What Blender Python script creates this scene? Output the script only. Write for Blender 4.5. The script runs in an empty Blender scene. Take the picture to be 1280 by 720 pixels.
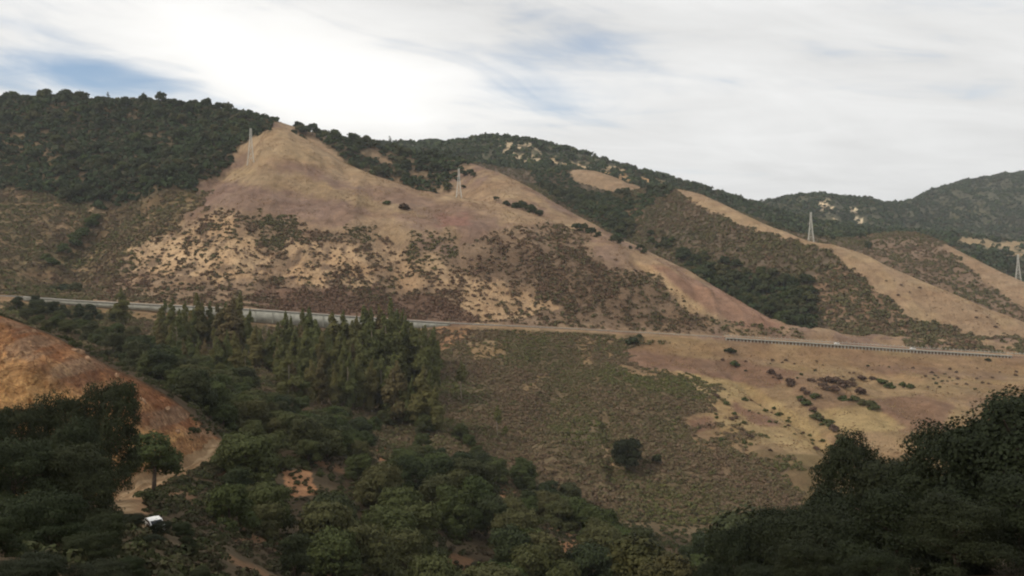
import bpy, math, random
import numpy as np
F = 1108.0                      # focal length of the photograph in its own pixels (1280 wide)
rng = np.random.default_rng(7)
random.seed(7)
SC = bpy.context.scene
COL = SC.collection

# ------------------------------------------------------------------ noise
def _hash(ix, iy, seed):
    h = (ix.astype(np.uint32) * np.uint32(374761393) + iy.astype(np.uint32) * np.uint32(668265263)
         + np.uint32((seed * 144269504 + 12345) & 0xffffffff))
    h = (h ^ (h >> np.uint32(13))) * np.uint32(1274126177)
    h = (h ^ (h >> np.uint32(15))) * np.uint32(2246822519)
    h = h ^ (h >> np.uint32(16))
    return h.astype(np.float64) / 4294967295.0

def vnoise(x, y, seed=0):
    x = np.asarray(x, float); y = np.asarray(y, float)
    ix = np.floor(x); iy = np.floor(y)
    fx = x - ix; fy = y - iy
    fx = fx * fx * fx * (fx * (fx * 6 - 15) + 10); fy = fy * fy * fy * (fy * (fy * 6 - 15) + 10)
    ix = ix.astype(np.int64); iy = iy.astype(np.int64)
    a = _hash(ix, iy, seed); b = _hash(ix + 1, iy, seed)
    c = _hash(ix, iy + 1, seed); d = _hash(ix + 1, iy + 1, seed)
    return (a + (b - a) * fx) * (1 - fy) + (c + (d - c) * fx) * fy

def fbm(x, y, seed=0, oct=4, gain=.5):
    t = 0; a = 1; n = 0
    for k in range(oct):
        t = t + a * vnoise(x * 2 ** k + 17.3 * k, y * 2 ** k - 9.1 * k, seed + k * 31)
        n += a; a *= gain
    return t / n                # 0..1

def sstep(a, b, x):
    t = np.clip((x - a) / (b - a), 0, 1)
    return t * t * (3 - 2 * t)

# ------------------------------------------------------------------ terrain lines: (u, v, distance), near to far
LINES = [
 ('near0', [(-4000, 1800, 1), (4000, 1800, 1)], 12),
 ('near1', [(-2000, 740, 45), (0, 745, 45), (640, 790, 45), (1280, 735, 45), (3000, 720, 45)], 16),
 ('near2', [(-800, 600, 100), (0, 640, 100), (200, 690, 100), (400, 800, 100), (640, 830, 100), (1000, 770, 100), (1280, 690, 100), (2000, 640, 100)], 26),
 ('track', [(-600, 640, 160), (0, 648, 170), (140, 634, 186), (225, 594, 214), (275, 566, 236), (330, 640, 205), (450, 715, 190), (600, 765, 185), (860, 800, 190), (1280, 790, 200), (1800, 780, 200)], 64),
 ('brow', [(-600, 250, 190), (-200, 330, 200), (0, 392, 214), (60, 416, 217), (120, 450, 222), (180, 482, 230), (230, 512, 238), (268, 553, 246), (330, 560, 262), (450, 585, 280), (600, 628, 300), (750, 672, 320), (860, 695, 335), (1000, 705, 350), (1280, 715, 350), (1800, 715, 350)], 36),
 ('vale', [(-600, 330, 300), (0, 410, 300), (150, 465, 315), (300, 530, 335), (450, 570, 365), (600, 618, 385), (700, 652, 400), (850, 668, 405), (1000, 655, 420), (1280, 645, 440), (1800, 640, 440)], 50),
 ('slope1', [(-600, 380, 430), (0, 415, 430), (100, 432, 420), (300, 488, 430), (450, 520, 450), (600, 552, 470), (785, 562, 488), (1050, 572, 510), (1280, 562, 520), (1800, 560, 520)], 60),
 ('slope2', [(-600, 390, 520), (0, 402, 530), (100, 412, 540), (300, 440, 550), (450, 462, 560), (600, 476, 580), (800, 482, 595), (1050, 498, 612), (1280, 500, 622), (1800, 505, 630)], 56),
 ('foot', [(-600, 370, 600), (0, 374, 612), (90, 382, 618), (200, 392, 627), (330, 405, 640), (470, 415, 658), (560, 406.5, 672), (700, 412.5, 688), (905, 424, 714), (1000, 431, 722), (1150, 441, 734), (1280, 448, 745), (1800, 475, 780)], 5),
 ('road_near', [(-600, 362, 603), (0, 370, 615), (100, 377, 621), (200, 382, 630), (330, 388.5, 643), (460, 398, 661), (560, 404.5, 675), (700, 411, 691), (850, 419, 709), (1000, 428, 725), (1150, 438, 737), (1280, 446, 748), (1800, 472, 784)], 4),
 ('road_far', [(-600, 361.7, 626), (0, 369.3, 638), (100, 376, 644), (200, 381, 653), (330, 387.3, 666), (460, 396.6, 684), (560, 403, 698), (700, 409.3, 714), (850, 417, 732), (1000, 426, 748), (1150, 435.7, 760), (1280, 443.5, 771), (1800, 469, 806)], 66),
 ('mid', [(-600, 280, 800), (0, 292, 800), (70, 325, 790), (130, 300, 830), (200, 275, 810), (300, 258, 800), (400, 262, 808), (500, 272, 796), (560, 280, 792), (650, 304, 775), (720, 324, 768), (800, 348, 762), (900, 386, 758), (985, 416, 760), (1100, 427, 773), (1280, 437, 788), (1800, 462, 822)], 60),
 ('knoll', [(-600, 190, 1000), (0, 205, 985), (100, 196, 1000), (200, 190, 1000), (290, 180, 1000), (345, 155, 1010), (400, 186, 985), (450, 214, 965), (520, 240, 935), (570, 249, 900), (620, 255, 882), (670, 270, 856), (720, 290, 828), (770, 304, 803), (815, 322, 786), (900, 374, 772), (985, 413, 772), (1100, 423, 785), (1280, 433, 800), (1800, 455, 838)], 34),
 ('hollow', [(-600, 150, 1080), (0, 165, 1060), (200, 155, 1060), (300, 158, 1050), (345, 172, 1050), (400, 206, 1040), (450, 236, 1035), (520, 262, 1015), (560, 267, 985), (620, 261, 918), (700, 288, 872), (760, 308, 836), (815, 327, 806), (900, 376, 785), (985, 413, 782), (1100, 422, 795), (1280, 432, 808), (1800, 450, 845)], 56),
 ('ridge', [(-600, 100, 1150), (0, 128, 1130), (50, 122, 1130), (150, 128, 1120), (230, 131, 1110), (300, 143, 1100), (345, 150, 1130), (400, 168, 1160), (450, 181, 1190), (520, 195, 1200), (560, 199, 1190), (580, 198, 1160), (640, 225, 1090), (700, 258, 1030), (760, 290, 970), (830, 322, 905), (900, 362, 850), (985, 411, 795), (1050, 417, 803), (1280, 429, 816), (1800, 445, 850)], 18),
 ('gully', [(-600, 140, 1230), (0, 150, 1220), (300, 160, 1200), (560, 214, 1260), (600, 230, 1210), (640, 247, 1160), (700, 277, 1110), (760, 307, 1050), (830, 341, 985), (900, 378, 915), (960, 410, 850), (1000, 414, 825), (1100, 419, 822), (1280, 428, 828), (1800, 440, 860)], 66),
 ('spur', [(-600, 150, 1330), (300, 160, 1330), (580, 206, 1370), (640, 226, 1390), (700, 243, 1390), (760, 246, 1370), (800, 238, 1330), (840, 236, 1280), (880, 244, 1200), (920, 263, 1120), (960, 284, 1050), (1013, 302, 985), (1040, 305, 965), (1080, 319, 945), (1150, 350, 915), (1220, 380, 885), (1280, 404, 870), (1450, 440, 862), (1800, 440, 880)], 14),
 ('gully2', [(-600, 160, 1420), (300, 170, 1420), (600, 226, 1450), (700, 250, 1450), (840, 247, 1350), (960, 300, 1130), (1040, 324, 1040), (1150, 372, 990), (1280, 424, 950), (1800, 450, 940)], 48),
 ('spur2', [(-600, 165, 1500), (300, 175, 1500), (580, 200, 1550), (640, 215, 1560), (700, 213, 1560), (730, 210, 1560), (770, 222, 1530), (800, 236, 1500), (850, 246, 1480), (920, 266, 1450), (1000, 296, 1420), (1060, 300, 1400), (1100, 292, 1370), (1140, 291, 1340), (1170, 301, 1290), (1200, 316, 1230), (1240, 336, 1160), (1280, 354, 1095), (1400, 410, 1010), (1800, 430, 1000)], 12),
 ('gully3', [(-600, 170, 1600), (300, 180, 1600), (600, 204, 1640), (730, 216, 1640), (850, 252, 1570), (1000, 300, 1540), (1100, 305, 1520), (1170, 318, 1450), (1280, 372, 1250), (1800, 420, 1200)], 46),
 ('far_ridge', [(-600, 170, 1900), (400, 192, 1900), (530, 188, 1850), (580, 175, 1850), (630, 171, 1850), (680, 181, 1850), (720, 190, 1850), (760, 203, 1830), (800, 216, 1820), (850, 229, 1800), (900, 242, 1800), (960, 262, 1800), (1000, 276, 1850), (1100, 290, 1900), (1200, 296, 1850), (1280, 303, 1800), (1800, 300, 1800)], 12),
 ('gully4', [(-600, 190, 2100), (580, 190, 2100), (900, 262, 2050), (1000, 286, 2150), (1280, 314, 2150), (1800, 310, 2150)], 46),
 ('mountain', [(-600, 280, 2900), (880, 276, 2750), (945, 259, 2600), (980, 248, 2500), (1020, 243, 2450), (1060, 249, 2500), (1100, 254, 2550), (1128, 258, 2700), (1150, 249, 3000), (1180, 236, 3100), (1220, 227, 3150), (1260, 220, 3200), (1280, 218, 3200), (1800, 190, 3200)], 8),
 ('back', [(-600, 350, 3700), (1800, 300, 3900)], 3),
 ('plain', [(-600, 380, 9000), (1800, 380, 9000)], 0),
]
LN = {n: i for i, (n, _, _) in enumerate(LINES)}
NC = 1060
S = np.linspace(-.86, .86, NC)
KY = []; KZ = []
def gsmooth(a, sig):
    r = int(sig * 3); k = np.exp(-.5 * (np.arange(-r, r + 1) / sig) ** 2); k /= k.sum()
    return np.convolve(np.pad(a, r, mode='edge'), k, mode='valid')
for n, pts, _ in LINES:
    p = np.array(pts, float)
    y = p[:, 2]; x = (p[:, 0] - 640) / F * y; z = (360 - p[:, 1]) / F * y
    if n == 'near0': z[:] = -3.6
    s = x / (y + 150)
    KY.append(gsmooth(np.interp(S, s, y), 5)); KZ.append(gsmooth(np.interp(S, s, z), 5))
KY = np.array(KY); KZ = np.array(KZ)
KY[LN['foot']] = KY[LN['road_near']] - .7
for k in range(1, len(KY)):
    if k != LN['road_near']: KY[k] = np.maximum(KY[k], KY[k - 1] + 3.0)

# monotone cubic profile of every column
H = np.diff(KY, axis=0); D = np.diff(KZ, axis=0) / H
M = np.zeros_like(KY)
for k in range(1, len(KY) - 1):
    d0, d1 = D[k - 1], D[k]; w1 = 2 * H[k] + H[k - 1]; w2 = H[k] + 2 * H[k - 1]
    ok = d0 * d1 > 0
    M[k] = np.where(ok, (w1 + w2) / (w1 / np.where(ok, d0, 1) + w2 / np.where(ok, d1, 1)), 0)
M[0] = D[0]; M[-1] = D[-1]
Yr = []; Zr = []; BAND = []; TB = []
for k in range(len(LINES) - 1):
    n = LINES[k][2]
    for i in range(n):
        t = i / n
        h = H[k]
        z = ((1 + 2 * t) * (1 - t) ** 2 * KZ[k] + t * (1 - t) ** 2 * h * M[k]
             + t * t * (3 - 2 * t) * KZ[k + 1] + t * t * (t - 1) * h * M[k + 1])
        if k in (LN['foot'], LN['road_near']): z = KZ[k] * (1 - t) + KZ[k + 1] * t
        Yr.append(KY[k] + t * h); Zr.append(z); BAND.append(k); TB.append(t)
Yr.append(KY[-1]); Zr.append(KZ[-1]); BAND.append(len(LINES) - 2); TB.append(1)
Y = np.array(Yr); Z0 = np.array(Zr); BAND = np.array(BAND); TB = np.array(TB)
X = S[None, :] * (Y + 150)
NR = len(Y)
bandrow = BAND[:, None] + TB[:, None] + 0 * Y

def uv(x, y, z):
    return 640 + F * x / y, 360 - F * z / y
U, V0 = uv(X, np.maximum(Y, 1), Z0)

# ---- roughen the ground: folds, gullies, small lumps
yfac = sstep(250, 700, Y)
roadfade = sstep(LN['road_far'] + .02, LN['road_far'] + .5, bandrow) + 1 - sstep(LN['foot'] - .55, LN['foot'], bandrow)
dz = (fbm(X / 75, Y / 75, 3, 4) - .5) * (5 + 6 * yfac)
rid = 1 - np.abs(2 * fbm(X / 42 + .25 * Y / 42, Y / 190, 11, 3) - 1)
dz += (rid - .75) * 9 * sstep(350, 700, Y) * (bandrow > LN['road_far'])
dz += (rid - .75) * 7 * sstep(LN['vale'], LN['slope1'], bandrow) * (bandrow < LN['foot'])
dz += (fbm(X / 9, Y / 9, 5, 3) - .5) * (1.0 + .9 * yfac)
dz *= sstep(1500, 3000, Y) * 2.2 + 1
dz += (1 - np.abs(2 * fbm(X / 170, Y / 260, 21, 4) - 1) - .7) * 60 * sstep(1650, 2300, Y) * (1 - .75 * np.exp(-((bandrow - LN['mountain']) / .3) ** 2)) * (1 - np.exp(-((bandrow - LN['far_ridge']) / .25) ** 2))
dz *= np.clip(roadfade, 0, 1)
dz *= sstep(3, 60, Y)
for k in ('knoll', 'ridge', 'spur', 'spur2', 'far_ridge', 'mountain'):
    dz *= 1 - .72 * np.exp(-((bandrow - LN[k]) / .22) ** 2)
Z = Z0 + dz
# bedded, broken rock in the cutting on the left
bank = sstep(LN['track'] + .06, LN['track'] + .2, bandrow) * (1 - sstep(LN['brow'] - .02, LN['brow'] + .06, bandrow)) * (1 - sstep(262, 284, U))
q = X * .62 + Z * .78
rk = (np.abs(2 * fbm(q / 5.5, (Y + X) / 13, 41, 4) - 1) - .4) * 5.0 + (fbm(X / 1.6, Z / 1.6, 44, 3) - .5) * 1.5
rk += (np.floor(q / 3.1 + 1.3 * fbm(X / 9, Z / 9, 46, 2)) - q / 3.1) * .8
Yd = Y - bank * rk * .75
Z = Z + bank * rk * .45
Y = Yd
def seg_dist(px, py, pts):
    d = np.full(px.shape, 1e9)
    for (x0, y0), (x1, y1) in zip(pts[:-1], pts[1:]):
        vx, vy = x1 - x0, y1 - y0
        t = np.clip(((px - x0) * vx + (py - y0) * vy) / (vx * vx + vy * vy), 0, 1)
        d = np.minimum(d, np.hypot(px - x0 - t * vx, py - y0 - t * vy))
    return d
def find(u, v, b0, b1):
    """grid row / column of the ground seen at photo position (u, v) between two named lines"""
    r0 = np.searchsorted(BAND, LN[b0]); r1 = np.searchsorted(BAND, LN[b1])
    u_, v_ = uv(X[r0:r1:2, ::2], Y[r0:r1:2, ::2], Z[r0:r1:2, ::2])
    i = np.argmin((u_ - u) ** 2 + (v_ - v) ** 2)
    r, c = np.unravel_index(i, u_.shape)
    return r0 + r * 2, c * 2
def carve(pts, b0, b1, w, depth):
    global Z
    P = []
    for u, v in pts:
        r, c = find(u, v, b0, b1); P.append((X[r, c], Y[r, c]))
    wob = (fbm(X / 25, Y / 25, 77, 3) - .5) * w * 1.3
    d = seg_dist(X + wob, Y + wob, P)
    inside = (bandrow >= LN[b0]) & (bandrow <= LN[b1])
    Z = Z - np.where(inside, depth * np.exp(-(d / w) ** 2), 0) * np.clip(roadfade, 0, 1)
carve([(300, 190), (262, 222), (220, 240), (150, 262), (112, 300), (70, 345)], 'road_far', 'ridge', 26, 17)
carve([(750, 520), (762, 550), (764, 585), (777, 612)], 'vale', 'slope2', 4, 4.5)
carve([(712, 440), (690, 500), (640, 570)], 'vale', 'foot', 12, 4)
carve([(905, 455), (950, 497), (1000, 530), (1040, 568)], 'vale', 'foot', 7, 6)
carve([(1080, 470), (1040, 500), (1020, 540)], 'vale', 'foot', 6, 4)
carve([(800, 328), (850, 372), (905, 412)], 'road_far', 'knoll', 9, 4)
carve([(470, 285), (500, 320), (505, 370)], 'road_far', 'knoll', 14, 6)
carve([(640, 300), (655, 350), (640, 395)], 'road_far', 'knoll', 10, 4)
carve([(330, 285), (320, 330), (330, 375)], 'road_far', 'knoll', 12, 5)
carve([(790, 262), (780, 300), (830, 335)], 'gully', 'spur', 12, 9)
carve([(985, 340), (960, 380), (985, 408)], 'gully', 'spur', 14, 7)
U, V = uv(X, np.maximum(Y, 1), Z)
HB = np.arange(-400, 1700.0); hor = np.full(len(HB), 1e5); SEEN = np.zeros_like(X)   # how far a point hides behind what stands before it
for r in range(NR):
    if Y[r].min() < 8: SEEN[r] = 1e5; continue
    SEEN[r] = np.maximum(V[r] - np.interp(U[r], HB, hor), 0)
    hor = np.minimum(hor, np.interp(HB, U[r], V[r]))
XYZ = np.stack([X, Y, Z], -1)
e1 = np.zeros_like(XYZ); e2 = np.zeros_like(XYZ)
e1[:, :-1] = XYZ[:, 1:] - XYZ[:, :-1]; e1[:, -1] = e1[:, -2]
e2[:-1] = XYZ[1:] - XYZ[:-1]; e2[-1] = e2[-2]
NRM = np.cross(e1, e2); AREA = np.linalg.norm(NRM, axis=-1)
NRM /= np.maximum(AREA, 1e-9)[..., None]

def zat(x, y):
    s = x / (y + 150); c = (s - S[0]) / (S[1] - S[0])
    c0 = int(np.clip(math.floor(c), 0, NC - 2)); f = c - c0
    return float(np.interp(y, Y[:, c0], Z[:, c0]) * (1 - f) + np.interp(y, Y[:, c0 + 1], Z[:, c0 + 1]) * f)

# ------------------------------------------------------------------ regions of the ground (world noise gives their ragged edges)
WU = (fbm(X / 14, Y / 14, 91, 4) - .5); WV = (fbm(X / 14, Y / 14, 97, 4) - .5)
WU2 = (fbm(X / 4, Y / 4, 191, 3) - .5); WV2 = (fbm(X / 4, Y / 4, 197, 3) - .5)
def poly(pts, b0, b1, rag=14, soft=0):
    r0 = np.searchsorted(BAND, LN[b0]); r1 = np.searchsorted(BAND, LN[b1])
    out = np.zeros_like(X)
    us = U[r0:r1] + (WU[r0:r1] * 1.6 + WU2[r0:r1] * .8) * rag; vs = V[r0:r1] + (WV[r0:r1] * 1.6 + WV2[r0:r1] * .8) * rag * .7
    p = np.array(pts, float)
    m = np.zeros_like(us)
    offs = [(0, 0)] if not soft else [(soft * math.cos(a) * q, soft * math.sin(a) * q * .6) for a in np.linspace(0, 5.5, 6) for q in (.5, 1)]
    for ox, oy in offs:
        ins = np.zeros(us.shape, bool)
        for (x0, y0), (x1, y1) in zip(p, np.roll(p, -1, axis=0)):
            if y0 == y1: continue
            c = ((y0 > vs + oy) != (y1 > vs + oy)) & (us + ox < (x1 - x0) * (vs + oy - y0) / (y1 - y0) + x0)
            ins ^= c
        m += ins
    out[r0:r1] = m / len(offs)
    return out
RGB = np.zeros(X.shape + (3,))
def paint(col, m):
    global RGB
    RGB = RGB + (np.array(col) - RGB) * np.clip(m, 0, 1)[..., None]
GOLD = (.290, .197, .122); PALE = (.335, .234, .134); PURPLE = (.20, .130, .10); SAND = (.47, .315, .182)
BROWN = (.18, .122, .08); OLIVE = (.27, .21, .105); LEAFLITTER = (.115, .085, .05); RUST = (.30, .155, .082); OCHRE = (.58, .375, .17)
n1 = fbm(X / 60, Y / 60, 301, 5); n2 = fbm(X / 18, Y / 18, 311, 4); n3 = fbm(X / 6, Y / 6, 321, 3)
paint(GOLD, np.ones_like(X))
paint(PURPLE, sstep(.46, .62, n1) * .75)
paint(PALE, sstep(.52, .66, n2) * .5)
# near ground, vale and the brushy slope below the road
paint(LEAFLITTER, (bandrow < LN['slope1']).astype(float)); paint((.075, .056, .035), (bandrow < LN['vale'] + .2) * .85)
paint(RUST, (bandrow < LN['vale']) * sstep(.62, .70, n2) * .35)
Z_LOWBRUSH = poly([(540, 412), (640, 405), (790, 415), (835, 425), (785, 438), (760, 452), (800, 462), (850, 470), (905, 498), (870, 510), (862, 535), (868, 560), (985, 580), (990, 650), (840, 700), (500, 640), (200, 470), (-200, 420), (-200, 372), (100, 385), (300, 402), (480, 415)], 'vale', 'foot', 30)
paint((.14, .105, .062), Z_LOWBRUSH * .95)
paint(LEAFLITTER, Z_LOWBRUSH * sstep(.45, .6, n2) * .7)
for p in ([(585, 425), (632, 428), (632, 448), (590, 452)], [(725, 424), (742, 424), (740, 465), (730, 470)], [(670, 465), (682, 465), (678, 484), (668, 482)], [(650, 482), (670, 476), (664, 494), (652, 500)]):
    m = poly(p, 'slope1', 'foot', 10, 4); paint(SAND, m * .4); Z_LOWBRUSH = Z_LOWBRUSH * (1 - .6 * m)
paint((.36, .2, .11), poly([(540, 408), (590, 408), (575, 432), (545, 440)], 'slope2', 'road_near', 7, 4) * .7)
paint((.33, .22, .13), poly([(130, 405), (175, 408), (172, 420), (140, 424)], 'slope1', 'foot', 8, 3)); paint(SAND, poly([(752, 555), (762, 553), (768, 585), (756, 590)], 'vale', 'slope2', 3) * .9)
# grassy right end below the road
Z_PUR = 0
for p in ([(770, 432), (850, 446), (930, 452), (1000, 466), (960, 486), (880, 468), (790, 456)], [(917, 496), (948, 494), (982, 532), (940, 526), (918, 512)],
          [(864, 524), (888, 520), (894, 534), (868, 538)], [(1080, 500), (1150, 492), (1190, 505), (1180, 535), (1130, 540)], [(1050, 438), (1140, 446), (1180, 470), (1080, 462)]):
    paint(PURPLE, poly(p, 'slope1', 'foot', 8, 4) * .85)
for p in ([(840, 462), (930, 478), (1010, 525), (1050, 566), (960, 560), (890, 512)], [(1020, 512), (1090, 508), (1140, 535), (1040, 540)], [(862, 500), (915, 515), (1000, 560), (900, 545)]):
    paint((.35, .255, .14), poly(p, 'slope1', 'foot', 10, 5) * .8)
for p in ([(917, 496), (948, 494), (982, 532), (940, 526), (918, 512)],):
    paint(PURPLE, poly(p, 'slope1', 'foot', 6, 2) * .9)
paint(BROWN, poly([(880, 535), (960, 545), (1010, 600), (960, 650), (840, 640)], 'vale', 'slope2', 14, 5) * .45)
paint((.25, .19, .10), (bandrow < LN['foot']) * (bandrow > LN['vale']) * (.25 + .3 * sstep(.45, .6, fbm(X / 35, Y / 20, 333, 4))) * (1 - Z_LOWBRUSH))
for p, a_ in (([(770, 432), (850, 446), (930, 452), (1000, 466), (960, 486), (880, 468), (790, 456)], .8), ([(916, 496), (948, 494), (966, 510), (984, 534), (942, 528), (918, 512)], .95), ([(864, 524), (888, 520), (896, 536), (868, 540)], .9),
              ([(1085, 500), (1150, 494), (1195, 506), (1180, 536), (1125, 540)], .75), ([(1050, 440), (1140, 448), (1180, 470), (1080, 464)], .55), ([(985, 466), (1040, 470), (1075, 500), (1020, 520), (990, 490)], .5), ([(1000, 432), (1090, 440), (1090, 452), (1000, 446)], .4), ([(985, 585), (1040, 590), (1030, 620), (985, 615)], .6)):
    paint((.20, .122, .088), poly(p, 'slope1', 'foot', 7, 3) * a_)
for p in ([(1020, 514), (1085, 508), (1138, 536), (1040, 540)], [(845, 464), (930, 478), (1005, 522), (1045, 562), (1010, 560), (960, 520), (900, 492)]): paint((.34, .255, .13), poly(p, 'slope1', 'foot', 7, 3) * .7)
paint((.27, .175, .10), poly([(560, 408), (760, 420), (900, 430), (1300, 452), (1300, 470), (900, 446), (800, 440)], 'slope2', 'foot', 8, 3) * .5)
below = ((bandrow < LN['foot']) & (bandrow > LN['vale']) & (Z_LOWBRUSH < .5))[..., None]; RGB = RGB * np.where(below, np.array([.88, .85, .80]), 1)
# the big front hill
for p in ([(245, 228), (330, 214), (420, 236), (476, 262), (430, 284), (300, 264), (236, 250)], [(365, 200), (440, 214), (500, 234), (560, 252), (630, 268), (600, 292), (520, 284), (440, 246)],
          [(545, 268), (590, 268), (592, 286), (550, 286)]):
    paint(PURPLE, poly(p, 'road_far', 'hollow', 16, 9) * .75)
paint((.235, .125, .095), poly([(545, 268), (588, 268), (590, 284), (552, 286)], 'road_far', 'hollow', 10, 4) * .8)
paint((.28, .165, .115), poly([(795, 325), (835, 335), (905, 365), (990, 412), (925, 410), (860, 372)], 'road_far', 'gully', 9, 4) * .85)
paint(PALE, poly([(300, 170), (345, 150), (420, 190), (500, 234), (440, 232), (360, 196), (310, 205)], 'road_far', 'hollow', 12, 8) * .7)
paint((.34, .245, .125), poly([(290, 210), (380, 220), (470, 250), (540, 268), (470, 262), (350, 236), (280, 226)], 'road_far', 'hollow', 12, 6) * .5)
Z_CUT = poly([(95, 374), (140, 330), (215, 285), (290, 262), (400, 288), (470, 300), (560, 318), (640, 282), (725, 285), (760, 340), (840, 362), (900, 405), (900, 420), (700, 412), (460, 400), (300, 388)], 'road_far', 'knoll', 16)
paint((.205, .14, .092), Z_CUT * .85)
sandy = poly([(160, 318), (215, 292), (265, 285), (325, 300), (345, 330), (310, 352), (240, 352), (180, 345)], 'road_far', 'knoll', 26, 10) + poly([(365, 298), (440, 305), (480, 322), (470, 368), (380, 358), (360, 330)], 'road_far', 'knoll', 22, 8) * .9 + poly([(480, 312), (560, 325), (590, 350), (560, 372), (490, 350)], 'road_far', 'knoll', 22, 8) * .6 + poly([(250, 272), (300, 272), (290, 292), (255, 290)], 'road_far', 'knoll', 12, 4) * .8
paint(SAND, Z_CUT * np.clip(.12 + sandy, 0, 1) * sstep(.36, .55, .5 * n2 + .5 * n3) * .9)
paint(SAND, poly([(575, 358), (640, 352), (720, 368), (705, 385), (640, 400), (580, 400)], 'road_far', 'knoll', 12) * .8)
paint((.52, .36, .2), poly([(790, 325), (812, 330), (880, 388), (860, 392)], 'road_far', 'knoll', 8, 4) * .7)
Z_DARK = poly([(590, 320), (690, 285), (735, 320), (830, 350), (850, 385), (900, 412), (720, 408), (690, 380), (600, 345)], 'road_far', 'knoll', 20)
paint(BROWN, Z_DARK * .7)
Z_RED = poly([(330, 360), (470, 362), (560, 375), (600, 402), (460, 397), (300, 385)], 'road_far', 'mid', 14)
paint((.15, .09, .065), Z_RED * .75)
# left hill, ravine and wood
Z_LEFT = poly([(-400, 210), (60, 235), (130, 262), (240, 235), (262, 245), (215, 285), (150, 330), (110, 400), (-400, 440)], 'road_far', 'ridge', 22)
paint((.13, .092, .05), Z_LEFT * .94)
paint(OLIVE, Z_LEFT * sstep(.5, .66, n2) * .4)
paint((.3, .19, .11), Z_LEFT * sstep(.6, .7, n3) * .45)
Z_WOOD = poly([(-400, 60), (345, 90), (350, 150), (292, 190), (272, 218), (235, 238), (140, 262), (70, 248), (0, 236), (-400, 230)], 'mid', 'gully', 16)
paint(LEAFLITTER, Z_WOOD)
paint((.26, .18, .1), Z_WOOD * poly([(-50, 150), (45, 165), (75, 210), (40, 235), (-50, 232)], 'mid', 'gully', 26) * .8)
Z_BACK = poly([(345, 120), (480, 140), (600, 190), (575, 215), (560, 240), (520, 243), (430, 205)], 'hollow', 'gully', 12)
paint(LEAFLITTER, Z_BACK * .85)
paint(GOLD, Z_BACK * sstep(.60, .66, n2) * .7)
# gullies and spurs on the right
face = ((bandrow > LN['ridge'] + .4) & (bandrow < LN['spur'])).astype(float)
paint((.135, .10, .068), face)
Z_GRASS3 = poly([(835, 232), (905, 246), (965, 280), (1010, 293), (1045, 300), (1150, 345), (1300, 400), (1300, 445), (1200, 415), (1130, 395), (1075, 345), (1030, 312), (985, 300), (925, 282), (870, 256)], 'gully', 'gully2', 6, 2)
Z_F3 = face * (1 - Z_GRASS3)
paint((.27, .165, .10), face * poly([(1040, 330), (1130, 370), (1180, 420), (1050, 425), (1010, 380)], 'gully', 'spur', 22) * .6)
paint(GOLD, Z_GRASS3); paint(PALE, Z_GRASS3 * sstep(.45, .6, n2) * .6)
paint((.3, .17, .11), poly([(780, 262), (806, 255), (795, 300), (770, 330), (785, 290)], 'gully', 'spur', 9) * .6)
b4 = ((bandrow > LN['spur'] + .3) & (bandrow < LN['spur2'] + .3)).astype(float)
paint((.13, .095, .065), b4)
paint((.19, .13, .088), b4 * poly([(1085, 285), (1160, 290), (1240, 335), (1300, 380), (1300, 420), (1180, 380), (1080, 310)], 'gully2', 'gully3', 8))
Z_GRASS4 = poly([(1165, 296), (1240, 330), (1300, 362), (1300, 396), (1255, 372), (1205, 330)], 'gully2', 'gully3', 6, 2)
paint(GOLD, Z_GRASS4)
Z_KNOB = poly([(712, 205), (735, 206), (790, 228), (812, 240), (790, 246), (752, 236), (716, 226)], 'gully2', 'gully3', 4)
paint(GOLD, Z_KNOB)
far = (bandrow >= LN['spur2'] + .3)
paint((.10, .095, .06), far.astype(float))
Z_BARE = np.zeros_like(X)
for p, c in (([(620, 172), (665, 178), (680, 200), (650, 206), (628, 190)], (.55, .42, .27)), ([(685, 196), (770, 208), (835, 228), (800, 236), (740, 222), (690, 208)], (.52, .38, .23)),
             ([(752, 213), (800, 216), (832, 230), (800, 236), (762, 226)], (.6, .36, .18)), ([(885, 232), (915, 236), (905, 246), (888, 242)], (.6, .46, .3))):
    m = poly(p, 'gully3', 'gully4', 7) * sstep(.40, .56, fbm(X / 12, Y / 12, 401, 3)); paint(c, m * .9); Z_BARE = np.maximum(Z_BARE, m)
for p in ([(1022, 252), (1045, 250), (1052, 262), (1040, 270), (1024, 262)], [(1038, 262), (1046, 264), (1050, 276), (1042, 278)], [(1060, 258), (1075, 260), (1072, 266), (1060, 264)], [(1068, 272), (1080, 274), (1078, 282), (1068, 280)]):
    m = poly(p, 'gully4', 'back', 6) * sstep(.4, .55, fbm(X / 22, Y / 22, 407, 3)); paint((.75, .58, .38), m); Z_BARE = np.maximum(Z_BARE, m)
m = poly([(1195, 292), (1240, 294), (1290, 300), (1290, 322), (1240, 316), (1200, 308)], 'gully3', 'gully4', 10) * sstep(.36, .5, fbm(X / 25, Y / 25, 409, 3))
paint((.33, .24, .14), m); Z_BARE = np.maximum(Z_BARE, m)
m = poly([(1190, 262), (1230, 258), (1235, 270), (1195, 274)], 'gully4', 'back', 8, 4); paint((.16, .14, .075), m * .7); Z_BARE = np.maximum(Z_BARE, m * .5)
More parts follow.
